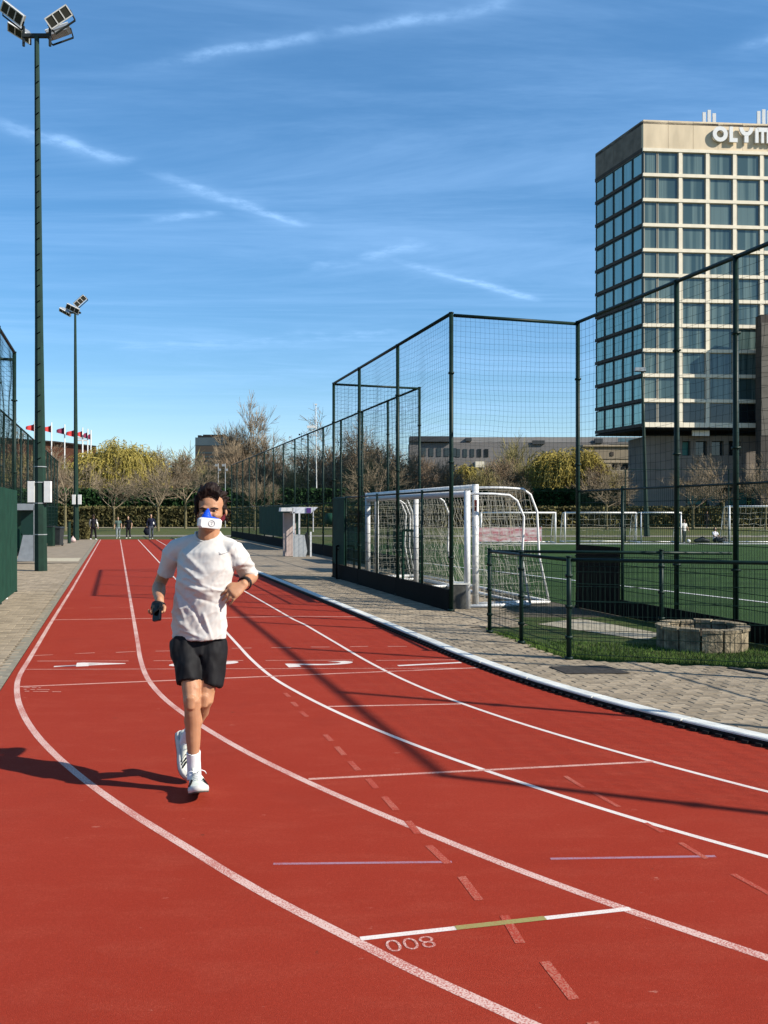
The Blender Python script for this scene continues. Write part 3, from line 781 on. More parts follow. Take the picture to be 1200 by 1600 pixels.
part(MB().beam(top + Vector((-.5, 0, -.02)), top + Vector((.3, 0, -.02)), .08, .06), 'cross_arm', M['dark_grey'], m3)

# ------------------------------------------------------------------ dugouts (side towards the camera)
def dugout(loc, label, sc, flip, side_mat, roof_mat, glass=None):
    t = thing('dugout', loc, label, 'dugout')
    def V(x, y, z): return Vector(loc) + (SP * (x * flip) + SD * y) * sc + Vector((0, 0, z * sc))
    return t, V
t, V = dugout(G(443, 869), 'white team dugout with a brownish end wall on the right pavement', 1, 1, None, None)
# closed back cabinet, then open shelter with raked side panel; roof over both
W_ = 1.0; Hh = 1.68
part(MB().prism([V(.02, 0.03, 0), V(.02, .25, 0), V(.12, .25, 0), V(.12, 0.03, 0)], Hh), 'back_panel', M['dug_side'], t)
part(MB().prism([V(0, -.03, 0), V(.48, -.03, 0), V(.48, .02, 0), V(0, .02, 0)][::1], Hh), 'end_panel', M['dug_side'], t)
ya = 34.2
def fr(px, py, dy=0): return P(px, py, ya + dy)
def slab2(pts, d_=.04):
    n_ = len(pts); mb = MB(); dv = SD * d_; f0 = [Vector(p) for p in pts]
    mb.v = [tuple(p) for p in f0] + [tuple(p + dv) for p in f0]
    mb.f = [tuple(range(n_)), tuple(range(n_, 2 * n_))[::-1]] + [(i, n_ + i, n_ + (i + 1) % n_, (i + 1) % n_) for i in range(n_)]
    return mb
part(slab2([fr(458, 871), fr(477, 872), fr(480, 861), fr(476, 836), fr(461, 835), fr(458, 835)]), 'side_panel', mat('pale_grey_panel', (.50, .52, .52), .4, .08, 4), t)
part(slab2([fr(458, 835), fr(460.5, 835), fr(460.5, 800), fr(458, 800)], .05), 'frame_bar', M['white_metal'], t)
part(slab2([fr(466.5, 836), fr(469, 836), fr(469, 802), fr(466.5, 802)], .05), 'frame_bar', M['white_metal'], t)
part(slab2([fr(484.5, 871), fr(487, 871), fr(487, 831), fr(484.5, 831)], .05), 'frame_bar', M['white_metal'], t)
part(slab2([fr(489, 831), fr(490.2, 831), fr(490.2, 798), fr(489, 798)], .05), 'frame_bar', M['white_metal'], t)
part(slab2([fr(439, 799), fr(458, 799), fr(458, 793), fr(440, 793)], .5), 'roof', M['white_metal'], t)
part(slab2([fr(457, 802), fr(486, 802), fr(497, 792.3), fr(457, 792.3)], .5), 'roof', mat('roof_white', (.72, .74, .78), .4, .1, 3), t)
part(slab2([fr(479, 801.5, -.03), fr(486, 801.5, -.03), fr(486, 793.5, -.03), fr(479, 793.5, -.03)], .02), 'logo_patch', M['purple'], t)
part(slab2([fr(476, 868, .8), fr(484, 868, .8), fr(484, 845, .8), fr(480, 831, .8), fr(474, 838, .8)], .06), 'seat_shell', M['dark_grey'], t)
part(slab2([fr(461, 835, .6), fr(466, 835, .6), fr(466, 802, .6), fr(461, 802, .6)], .04), 'tinted_window', M['dug_glass'], t)
# left dugout
yb = 30.6
def fl(px, py, dy=0): return P(px, py, yb + dy)
t = thing('dugout', G(40, 878), 'grey framed dugout with dark tinted window behind the near left mast', 'dugout')
part(slab2([fl(26, 877), fl(53, 877), fl(53, 836), fl(36, 836), fl(30, 863)], .05), 'side_panel', M['grey_panel'], t)
part(slab2([fl(19, 797), fl(53.5, 797), fl(52, 787), fl(20, 787)], 2.2), 'roof', M['grey_panel'], t)
part(slab2([fl(52.3, 893), fl(54, 893), fl(54, 788), fl(52.3, 788)], .05), 'frame_bar', M['grey_metal'], t)
part(slab2([fl(23.5, 880), fl(25, 880), fl(25, 829), fl(23.5, 829)], .05), 'frame_bar', M['grey_metal'], t)
part(slab2([fl(33, 836, .3), fl(52, 836, .3), fl(52, 797, .3), fl(33, 797, .3)], .04), 'tinted_window', mat('teal_window', (.018, .050, .044), .2), t)
part(slab2([fl(18, 836, 1.8), fl(52, 836, 1.8), fl(52, 797, 1.8), fl(18, 797, 1.8)], .04), 'back_panel', M['dug_glass'], t)
part(slab2([fl(26, 864, .3), fl(30, 862, .3), fl(35, 836, .3), fl(30, 826, .3), fl(26, 826, .3)], .06), 'seat_shell', mat('green_seat', (.012, .05, .035), .5), t)

# wheelie bin etc.
bb = G(88, 853); bn = thing('wheelie_bin', bb, 'dark grey wheelie bin standing on the left pavement', 'bin')
def bx2(w0, d0, w1, d1, z0, z1, c, ry=0):
    mb = MB(); v = []
    for (w_, d_, z_) in ((w0, d0, z0), (w1, d1, z1)):
        for sx, sy in ((-1, -1), (1, -1), (1, 1), (-1, 1)): v.append((c.x + sx * w_ / 2, c.y + sy * d_ / 2, z_))
    mb.v = v; mb.f = [(3, 2, 1, 0), (4, 5, 6, 7), (0, 1, 5, 4), (1, 2, 6, 5), (2, 3, 7, 6), (3, 0, 4, 7)]; return mb
part(bx2(.50, .5, .60, .6, .05, .9, bb), 'body', M['dark_grey'], bn); part(bx2(.66, .66, .60, .6, .9, .98, bb), 'lid', M['dark_grey'], bn)
for s_ in (-.22, .22): part(MB().tube([bb + Vector((s_ - .03, .24, .09)), bb + Vector((s_ + .03, .24, .09))], .09, 12), 'wheel', M['black'], bn)
part(MB().tube([bb + Vector((-.2, .36, .92)), bb + Vector((.2, .36, .92))], .02, 6), 'handle', M['black'], bn)
b5 = G(77.5, 854); bn2 = thing('litter_bin', b5, 'narrow green post bin left of the wheelie bin', 'bin')
part(MB().box(b5 + Vector((0, .2, .5)), (.28, .3, .95)), 'body', M['green_mast'], bn2); part(MB().box(b5 + Vector((0, .2, 1.0)), (.32, .34, .05)), 'lid', M['dark_grey'], bn2)
b6 = G(108, 849); po = thing('bollard', b6, 'short green post between the wheelie bin and the second mast', 'post')
part(MB().tube([b6, b6 + Vector((0, 0, 1.15))], .09, 8), 'shaft', M['green_mast'], po); part(MB().tube([b6 + Vector((0, 0, 1.15)), b6 + Vector((0, 0, 1.2))], .10, 8), 'cap', M['green_metal'], po)
b7 = G(114, 847.5); bg_ = thing('rubbish_bag', b7, 'small pale rubbish bag at the foot of the second mast', 'bag')
part(MB().lathe([(.001, 0), (.14, .02), (.17, .14), (.1, .26), (.03, .31), (.05, .36), (.001, .36)], b7, 10), 'bag_body', mat('pale_bag', (.5, .38, .36), .6, .3, 9), bg_, True)
for px in (76, 82):
    c_ = Vector((XX(px, 62), 62, H(814, 62)))
    t_ = thing('notice_box', Vector((c_.x, 62, 0)), ('left' if px == 76 else 'right') + ' one of two small white boxes on posts beyond the wheelie bin', 'box', 'white boxes beyond the wheelie bin')
    part(MB().box(c_, (.17, .1, .52)), 'box_front', M['white_metal'], t_); part(MB().tube([Vector((c_.x, 62.08, 0)), Vector((c_.x, 62.08, c_.z))], .03, 6), 'leg', M['green_metal'], t_)

# megaphone-like horn on the far fence and pale strip
hn = thing('horn_speaker', CY(7.9, 27.5), 'green horn shaped loudspeaker sticking out of the fence right of the white dugout', 'loudspeaker')
c0 = P(511, 810, 27.2); c1_ = P(526, 812, 27.4)
part(MB().tube([c0, c1_], [.17, .20], 14), 'horn', M['screen'], hn, True); part(MB().tube([c1_, Vector((c1_.x + .05, c1_.y, 0))], .025, 6), 'stand', M['green_metal'], hn)
# black crate inside the bay and bin on far fence
bxc = thing('black_cage', G(540, 903), 'low black framed cage at the far end of the storage bay', 'cage')
for (x0, x1) in ((526, 553),):
    ya_ = 22.6
    for (p_, q_) in (((x0, 853), (x1, 853)), ((x0, 905), (x1, 905)), ((x0, 853), (x0, 905)), ((x1, 853), (x1, 905)), ((540, 853), (540, 905))):
        part(MB().beam(P(p_[0], p_[1], ya_), P(q_[0], q_[1], ya_), .045, .045), 'frame_bar', M['black'], bxc)
    part(MB().box(P(539.5, 858, ya_ + .3), (.42, .5, .03)), 'top_plate', M['black'], bxc)

# ------------------------------------------------------------------ goals
def net_sheet(mb, quad, nx, nz_, r, amp=.06, seed=0):
    a, b, c, d = quad; g_ = {}
    nrm = (b - a).cross(d - a).normalized()
    for i in range(nx + 1):
        for j in range(nz_ + 1):
            t = i / nx; u = j / nz_
            p_ = (a * (1 - t) + b * t) * (1 - u) + (d * (1 - t) + c * t) * u
            e_ = (4 * t * (1 - t) * 4 * u * (1 - u)) ** .5
            g_[i, j] = p_ + nrm * noise.noise(p_ * 2.2 + Vector((seed, 0, 0))) * amp * 2 * e_ + Vector((noise.noise(p_ * 3 + Vector((0, seed, 0))), noise.noise(p_ * 3 + Vector((9, seed, 0))), noise.noise(p_ * 3 + Vector((0, seed, 7))))) * amp * e_
    for i in range(nx + 1):
        for j in range(nz_ + 1):
            if i < nx: mb.tube([g_[i, j], g_[i + 1, j]], r, 3, False)
            if j < nz_: mb.tube([g_[i, j], g_[i, j + 1]], r, 3, False)
def goal(o, along, back, width, height, dtop, dbot, label, rbar=.05, netc=.13, group=None, nr=.0030, net=True):
    t = thing('football_goal', o, label, 'goal', group)
    o = Vector(o); A = o; B = o + along * width; z = Vector((0, 0, 1))
    part(MB().tube([A, A + z * (height + rbar)], rbar, 12), 'goalpost', M['white_metal'], t, True)
    part(MB().tube([B, B + z * (height + rbar)], rbar, 12), 'goalpost', M['white_metal'], t, True)
    part(MB().tube([A + z * height, B + z * height], rbar, 12), 'crossbar', M['white_metal'], t, True)
    for Q in (A, B):
        pts = [Q + z * height, Q + back * (dtop * .6) + z * (height + .0), Q + back * dtop + z * (height - .02), Q + back * (dtop + .15) + z * (height - .12), Q + back * (dtop + .28) + z * (height * .8),
               Q + back * (dtop + (dbot - dtop) * .62) + z * (height * .42), Q + back * dbot + z * .04]
        part(MB().tube(pts, .022, 8), 'net_support', M['white_metal'], t, True)
        part(MB().tube([Q + z * .04, Q + back * dbot + z * .04], .032, 8), 'ground_bar', M['white_metal'], t, True)
    part(MB().tube([A + back * dbot + z * .04, B + back * dbot + z * .04], .032, 8), 'ground_bar', M['white_metal'], t, True)
    if net:
        mb = MB()
        for Q, sd_ in ((A, 1), (B, 2)):
            net_sheet(mb, (Q + z * .06, Q + back * dbot + z * .06, Q + back * (dtop + .1) + z * (height - .05), Q + z * (height - .05)), int(dbot / netc), int(height / netc), nr, .06, sd_)
        net_sheet(mb, (A + back * dbot + z * .06, B + back * dbot + z * .06, B + back * (dtop + .1) + z * (height - .06), A + back * (dtop + .1) + z * (height - .06)), int(width / netc), int(height / netc), nr, .09, 5)
        part(mb, 'goal_net', M['white_net'], t, kind='stuff')
    return t
g1 = G(743, 947)
goal(g1, SD, SP, 7.2, 2.12, .93, 1.45, 'large white goal stored in the bay, the one with the tallest near post', .058, .17, 'goals stored in the bay')
g2 = G(730, 951) ; goal(g2, SD, SP, 6.4, 2.00, .80, 1.20, 'slightly lower white goal stored in front of the tallest one in the bay', .055, .17, 'goals stored in the bay')
goal(CY(6.6, 19.7), SD, SP, 3.1, 2.05, .5, .9, 'shorter white goal standing deeper in the storage bay', .055, .16, 'goals stored in the bay')
gg = thing('junior_goal', CY(7.0, 20.6), 'small green junior goal behind the stored white goals', 'goal')
z = Vector((0, 0, 1)); o_ = CY(7.0, 20.6)
for q in (0, 1.3): part(MB().tube([o_ + SD * q, o_ + SD * q + z * 1.25], .03, 8), 'goalpost', M['screen'], gg)
part(MB().tube([o_ + z * 1.25, o_ + SD * 1.3 + z * 1.25], .03, 8), 'crossbar', M['screen'], gg)
mb = MB(); net_sheet(mb, (o_, o_ + SD * 1.3, o_ + SD * 1.3 + z * 1.25, o_ + z * 1.25), 9, 9, .005, .03, 3); part(mb, 'goal_net', M['screen'], gg, kind='stuff')
part(MB().box(P(742.5, 790, 15.95) + Vector((0, -.065, 0)), (.05, .012, .20)), 'sticker', mat('red_black_sticker', (.25, .02, .02), .5, col2=(.01, .01, .01), scale=18), bpy.data.objects['football_goal'])
# box at the foot of the bay's near end
wb = thing('concrete_block', CY(6.1, 15.6), 'small grey ballast block standing between the corner post and the goals', 'block')
part(MB().box(CY(6.02, 15.7, .21), (.32, .3, .42)), 'block_body', mat('ballast', (.10, .10, .09), .9, .3, 9), wb); part(MB().box(CY(6.02, 15.7, .435), (.34, .32, .03)), 'block_top', M['kerb'], wb)
# goals across the pitch
xr = Vector((1, 0, 0)); yr = Vector((0, 1, 0))
def fgoal(px0, px1, pyt, pyb, label, net=True):
    a_ = G(px0, pyb); w_ = XX(px1, a_.y) - a_.x; h_ = H(pyt, a_.y)
    return goal(a_, xr, yr, w_, h_, .7, 1.5, label, .040, .3, 'goals across the pitch', .008, net)
fgoal(883, 994, 801, 848, 'small white goal across the pitch, right of the bay')
fgoal(1140, 1262, 791, 849, 'large white goal across the pitch at the right picture edge')
fgoal(752, 868, 801, 849, 'white goal across the pitch, seen through the stored goals')
fgoal(1002, 1064, 801, 849, 'narrow white goal across the pitch behind the fence post', False)
bnr = thing('banner', G(800, 846), 'low white and pink advertising banner behind the stored goals', 'banner')
ybn = 46
pts = [P(745, 846, ybn), P(846, 846, ybn), P(846, 824, ybn), P(745, 824, ybn)]
part(slab2(pts, .05), 'banner_sheet', mat('banner_cloth', (.70, .62, .60), .8, col2=(.45, .12, .14), scale=3.0, stretch=(1, 1, 3)), bnr)
for px in (745, 779, 812, 846): part(MB().beam(P(px, 848, ybn + .08), P(px, 822, ybn + .08), .05, .05), 'stake', M['grey_metal'], bnr)
# ball-stop mesh across the far pitch edge
ff = thing('mesh_fence', (30, 52, 0), 'thin far mesh fence along the back of the pitch', 'fence')
for i in range(15):
    p_ = Vector((14 + i * 3.0, 52, 0)); part(MB().tube([p_, p_ + z * 4.2], .04, 6), 'post', M['green_metal'], ff)
mb = MB()
for z_ in (.05, 1.0, 2.0, 4.2): mb.tube([Vector((14, 52, z_)), Vector((56, 52, z_))], .016, 4)
part(mb, 'rail', M['green_metal'], ff)

# ------------------------------------------------------------------ vegetation
M['bark'] = mat('bark', (.085, .062, .042), .95, .3, 5)
M['bark_light'] = mat('bark_light', (.15, .13, .07), .95, .3, 5)
M['twig'] = mat('twig_brown', (.25, .195, .13), .95, .25, .6)
M['twig_red'] = mat('twig_redbrown', (.235, .17, .11), .95, .25, .6)
M['twig_green'] = mat('twig_olive', (.26, .225, .095), .95, .25, .6)
M['willow'] = mat('willow_green', (.25, .205, .045), .85, col2=(.42, .34, .09), scale=.5, island=.25)
M['hedge_dark'] = mat('hedge_dark', (.020, .050, .014), .9, .5, 1.0, island=.5)
M['hedge_brown'] = mat('hedge_brown', (.100, .088, .034), .9, .5, .6, island=.5)
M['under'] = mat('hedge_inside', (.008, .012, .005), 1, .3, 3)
def tree_mesh(seed, height, spread, trunk_h, trunk_r, levels=5, up=.35, nchild=(3, 4), len0=None, twig_r=.012, shape='round'):
    rnd = random.Random(seed); tr = MB(); cr = MB()
    def rv(): return Vector((rnd.gauss(0, 1), rnd.gauss(0, 1), rnd.gauss(0, 1))).normalized()
    def grow(p, d, L, r, lv):
        n_ = 3 if lv < levels - 1 else 2
        pts = [p]; rad = [r]; q = p; dd = d.copy()
        for i in range(n_):
            dd = (dd + rv() * .16 + Vector((0, 0, up * .16))).normalized(); q = q + dd * (L / n_); pts.append(q); rad.append(r * (1 - .42 * (i + 1) / n_))
        tgt = tr if lv == 0 else cr
        tgt.tube(pts, rad, 6 if lv < 2 else 3, False)
        if lv >= levels: return
        k = rnd.randint(*nchild) + (1 if lv == 0 else 0) + (1 if lv >= levels - 2 else 0)
        for c_ in range(k):
            t = rnd.uniform(.35, 1.0) if c_ else 1.0
            i = min(int(t * n_), n_ - 1); base = pts[i].lerp(pts[i + 1], t * n_ - i)
            side = dd.cross(rv()).normalized(); ang = rnd.uniform(.35, .85) * spread if c_ else rnd.uniform(.05, .3)
            nd = (dd * math.cos(ang) + side * math.sin(ang)).normalized()
            rr = max(twig_r, rad[min(i + 1, n_)] * rnd.uniform(.5, .75) if c_ else rad[-1] * .9)
            grow(base, nd, L * rnd.uniform(.62, .86), rr, lv + 1)
    L0 = len0 or (height - trunk_h) * .34
    tr.tube([Vector((0, 0, -.1)), Vector((0, 0, trunk_h * .5)), Vector((rnd.uniform(-.1, .1), 0, trunk_h))], [trunk_r * 1.25, trunk_r, trunk_r * .9], 8, False)
    top = Vector((0, 0, trunk_h))
    for c_ in range(5):
        a_ = c_ * 1.26 + rnd.uniform(-.3, .3); el = rnd.uniform(.5, 1.1) if c_ else 1.5
        grow(top + Vector((0, 0, -rnd.uniform(0, trunk_h * .18))), Vector((math.cos(a_) * math.cos(el), math.sin(a_) * math.cos(el), math.sin(el))), L0 * (1.15 if c_ == 0 else rnd.uniform(.8, 1)), trunk_r * .55, 1)
    zs = max(v[2] for v in cr.v); s = height / zs
    tr.v = [tuple(c * s for c in v) for v in tr.v]; cr.v = [tuple(c * s for c in v) for v in cr.v]
    return tr, cr
_cache = {}
def tree(loc, kind, h, label, name='bare_tree', cat='tree', group=None, rz=0., wide=1.):
    if kind not in _cache:
        prm = dict(big=(11, 20, .92, 4, .42, 6, .5, (4, 4)), big2=(23, 18, 1.15, 4, .34, 6, .2, (3, 3)), street=(5, 9, 1.05, 3.2, .12, 5, .45, (3, 4)),
                   street2=(17, 9, 1.1, 3.2, .12, 5, .3, (3, 4)), bush=(31, 10, 1.2, 1.2, .2, 5, .3, (4, 5)), bush2=(41, 10, 1.15, 1.6, .22, 5, .4, (4, 5)))[kind]
        tw = dict(big=.036, big2=.034, street=.015, street2=.015, bush=.028, bush2=.028)[kind]
        a_, b_ = tree_mesh(prm[0], prm[1], prm[2], prm[3], prm[4], prm[5], prm[6], prm[7], twig_r=tw)
        bark = M['bark_light'] if kind.startswith('street') else M['bark']
        _cache[kind] = (a_.mesh('trunk', bark, True), b_.mesh('crown', M['twig_red'] if kind in ('bush',) else M['twig_green'] if kind == 'bush2' else M['twig']), prm[1])
    ma, mc, h0 = _cache[kind]
    t = thing(name, loc, label, cat, group, rz); s = h / h0; t.scale = (s * wide, s * wide, s)
    link('trunk', ma, t); link('crown', mc, t); return t
def at(px, y): return Vector((XX(px, y), y, 0))
def willow(loc, h, w, label, n=1500, seed=1):
    t = thing('willow_tree', loc, label, 'tree'); rnd = random.Random(seed)
    tr = MB(); tr.tube([Vector((0, 0, 0)), Vector((.2, 0, h * .3))], [.5, .38], 8, False)
    cr = MB(); ends = []
    for k in range(26):
        a_ = rnd.uniform(0, 6.28); rr = w / 2 * rnd.uniform(.15, .80); e = Vector((math.cos(a_) * rr, math.sin(a_) * rr * .9, h * (1 - .38 * (rr / (w / 2)) ** 2) * rnd.uniform(.84, .98)))
        m_ = Vector((e.x * .4, e.y * .4, h * .55)); tr.tube([Vector((.2, 0, h * .28)), m_, e], [.2, .12, .03], 5, False); ends += [m_.lerp(e, t_) for t_ in (.5, .7, .85, 1)]
    for k in range(n):
        e = rnd.choice(ends) + Vector((rnd.gauss(0, w * .06), rnd.gauss(0, w * .06), rnd.gauss(0, h * .03)))
        p_ = e; d = Vector((e.x, e.y, 0)); d = (d.normalized() if d.length > .1 else Vector((1, 0, 0))) * rnd.uniform(.1, .9) + Vector((rnd.gauss(0, .5), rnd.gauss(0, .5), rnd.uniform(.2, .9)))
        pts = [p_]; L = rnd.uniform(.12, .5) * h / 7
        for i in range(7):
            d = d * .72 + Vector((0, 0, -.42)) + Vector((rnd.gauss(0, .1), rnd.gauss(0, .1), 0)); p_ = p_ + d.normalized() * L
            if p_.z < .6: break
            pts.append(p_)
        cr.tube(pts, [.035] * len(pts), 3, False)
        for q in pts[1:]:
            for _ in range(2):
                v_ = Vector((rnd.gauss(0, .14), rnd.gauss(0, .14), rnd.gauss(-.12, .12))); u_ = Vector((rnd.gauss(0, .06), rnd.gauss(0, .06), rnd.gauss(0, .06)))
                c_ = q + Vector((rnd.gauss(0, .12), rnd.gauss(0, .12), 0)); cr.poly([c_, c_ + v_ + u_, c_ + v_ * 1.8, c_ + v_ - u_])
    tr.build('trunk', M['bark'], t, True); cr.build('crown', M['willow'], t)
    return t
def hedge(x0, x1, y0, depth, h, m, label, leaf, n, seed, slope=0.0):
    t = thing('hedge', ((x0 + x1) / 2, y0, 0), label, 'hedge'); rnd = random.Random(seed); cx_ = (x0 + x1) / 2; w = x1 - x0
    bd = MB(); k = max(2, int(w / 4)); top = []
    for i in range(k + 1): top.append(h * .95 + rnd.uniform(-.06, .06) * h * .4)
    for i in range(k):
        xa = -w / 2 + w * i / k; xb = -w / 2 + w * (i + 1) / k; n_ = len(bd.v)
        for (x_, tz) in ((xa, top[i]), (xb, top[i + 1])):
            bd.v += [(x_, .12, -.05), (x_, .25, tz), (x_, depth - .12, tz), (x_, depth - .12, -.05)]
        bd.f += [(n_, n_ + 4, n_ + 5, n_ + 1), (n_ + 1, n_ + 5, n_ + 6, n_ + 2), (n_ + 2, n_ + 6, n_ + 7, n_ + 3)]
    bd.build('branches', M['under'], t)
    lf_ = MB()
    for i in range(n):
        x_ = rnd.uniform(-w / 2, w / 2)
        if rnd.random() < .25: p_ = Vector((x_, rnd.uniform(0, depth), h * rnd.uniform(.95, 1.03)))
        elif rnd.random() < depth / (w + depth): p_ = Vector((rnd.choice((-1, 1)) * (w / 2 + rnd.uniform(-.05, .08)), rnd.uniform(0, depth), rnd.uniform(0, h)))
        else: p_ = Vector((x_, rnd.uniform(-.08, .2), rnd.uniform(0, h)))
        s_ = leaf * rnd.uniform(.5, 1.2); u_ = Vector((rnd.gauss(0, 1), rnd.gauss(0, 1), rnd.gauss(0, 1))).normalized() * s_; v_ = u_.orthogonal().normalized() * s_ * .6
        v_ = Quaternion(u_.normalized(), rnd.uniform(0, 6.28)) @ v_
        lf_.poly([p_ - u_, p_ + v_, p_ + u_, p_ - v_])
    o = lf_.build('leaves', m, t); o['kind'] = 'stuff'
    return t
hedge(-75, 62, 128, 4, H(765, 128), M['hedge_dark'], 'tall dark clipped evergreen hedge stretching behind the track end and the pitch', .34, 26000, 3)
hedge(-70, 60, 110, 3, H(793, 110), M['hedge_brown'], 'lower olive brown hedge in front of the tall dark hedge', .28, 26000, 4)
hedge(XX(104, 56.5), XX(134, 57), 57, 1.0, 1.15, M['hedge_brown'], 'small low hedge beside the second mast on the left', .09, 9000, 5)
# street trees in the far park
for px, y, top_, kd, lab, rz in ((102, 84, 700, 'street2', 'bare street tree with pale trunk between the second mast and the left fence', .3),
        (178, 96, 708, 'street', 'bare street tree in front of the big yellow green willow', 1.9), (247, 84, 690, 'street', 'bare street tree just right of the big yellow green willow', 4.0),
        (290, 98, 700, 'street2', 'bare street tree left of the running man\'s head, before the dark tower', 2.1), (398, 90, 715, 'street', 'bare street tree beside the end of the far right fence', .8),
        (590, 92, 705, 'street2', 'bare street tree showing through the far corner of the storage bay', 5.0), (797, 92, 718, 'street', 'bare street tree behind the stored goals', 3.3), (948, 92, 716, 'street2', 'bare street tree before the beige stepped building', 2.7),
        (1083, 92, 705, 'street', 'bare street tree right behind the post in front of the podium', 1.2), (1130, 96, 702, 'street2', 'bare street tree between the last two tall fence posts', .4), (1196, 92, 700, 'street', 'bare street tree at the right picture edge before the podium', 5.6)):
    tree(at(px, y), kd, H(top_, y), lab, 'street_tree', 'tree', 'street trees across the park', rz, 1.15)
willow(at(186, 150), H(684, 150), 14.5, 'large yellow green weeping willow on the left beyond the hedges', 2600, 1)
willow(at(885, 145), H(694, 145), 13, 'yellow green willow beyond the pitch in front of the long low building', 2200, 2)
willow(at(725, 155), H(722, 155), 7, 'small yellow green willow behind the tallest fence post', 700, 3)
tree(at(391, 175), 'big', H(608, 175), 'largest bare tree, standing right of the dark tower', rz=.6, wide=.80)
tree(at(526, 150), 'big2', H(628, 150), 'bare tree with spreading crown rising behind the far right fence', rz=2.0)
tree(at(560, 165), 'big', H(645, 165), 'bare tree behind the left end of the storage bay', rz=3.4)
tree(at(40, 175), 'big2', H(650, 175), 'bare treetop above the long left fence', rz=1.4)
tree(at(797, 190), 'bush2', H(670, 190), 'pale bare tree whose top clears the roof of the long building', rz=1.0, wide=.8)
tree(at(430, 168), 'big2', H(682, 168), 'lower bare tree just right of the largest bare tree', rz=4.4)
rnd = random.Random(99); i = 0
spots = [(20, 150, 690), (62, 142, 705), (110, 160, 712), (262, 165, 696), (282, 175, 690), (318, 150, 722), (345, 142, 716), (372, 155, 704), (402, 145, 712), (432, 158, 706), (458, 143, 715), (482, 150, 700), (512, 146, 702),
         (540, 155, 690), (575, 143, 704), (602, 150, 696), (636, 145, 700), (668, 152, 706), (690, 142, 714), (752, 146, 720), (782, 150, 708), (815, 148, 712), (845, 152, 722), (925, 140, 716), (965, 138, 726), (1010, 134, 740), (1040, 134, 735), (150, 172, 714), (225, 170, 706)]
fix = ['farthest left', 'second from the left', 'behind the second mast', 'right of the willow', 'left of the dark tower', 'before the dark tower', 'right of the runner\'s hair', 'at the end of the far right fence', 'third past the far fence end', 'above the white dugout\'s left', 'above the white dugout',
       'right of the white dugout', 'left of the horn speaker', 'above the horn speaker', 'behind the bay\'s first post', 'behind the bay\'s left net', 'behind the bay\'s middle', 'before the long building\'s left end', 'left of the tallest fence post', 'over the stored goal\'s crossbar',
       'below the long building\'s windows', 'left of the right hand willow', 'at the foot of the right hand willow', 'left of the beige building', 'before the beige building', 'right of the beige building', 'below the hotel overhang', 'at the willow\'s left flank', 'at the willow\'s right flank']
for (px, y, tp), f_ in zip(spots, fix):
    h_ = H(tp, y); tree(at(px, y), rnd.choice(['bush', 'bush2', 'bush']), h_, 'bushy brown bare tree, the one ' + f_, 'bare_tree', 'tree', 'bare trees behind the hedges', rnd.uniform(0, 6.28), rnd.uniform(.95, 1.35))
# distant woodland mass closing the horizon
mb = MB(); rnd = random.Random(5)
for i in range(9000):
    x_ = rnd.uniform(-160, 200); y_ = rnd.uniform(230, 245); h_ = 9 + 3.0 * noise.noise(Vector((x_ * .06, 0, 0))) + 2.0 * noise.noise(Vector((x_ * .3, 2, 0)))
    z_ = rnd.uniform(0, 1) ** .7 * h_; s_ = rnd.uniform(.5, 1.2); u_ = Vector((rnd.gauss(0, .5), rnd.gauss(0, .5), rnd.gauss(.6, .5))).normalized() * s_; v_ = Vector((s_ * .25, s_ * .2, 0))
    p_ = Vector((x_, y_, z_)); mb.poly([p_ - u_, p_ + v_, p_ + u_, p_ - v_])
mb.box((20, 244, 3.2), (360, 6, 6.5))
o = mb.build('distant_woodland', mat('woodland', (.050, .042, .026), .95, .35, .4)); tag(o, 'brown woodland closing the horizon behind the hedges', 'woodland', kind='stuff')

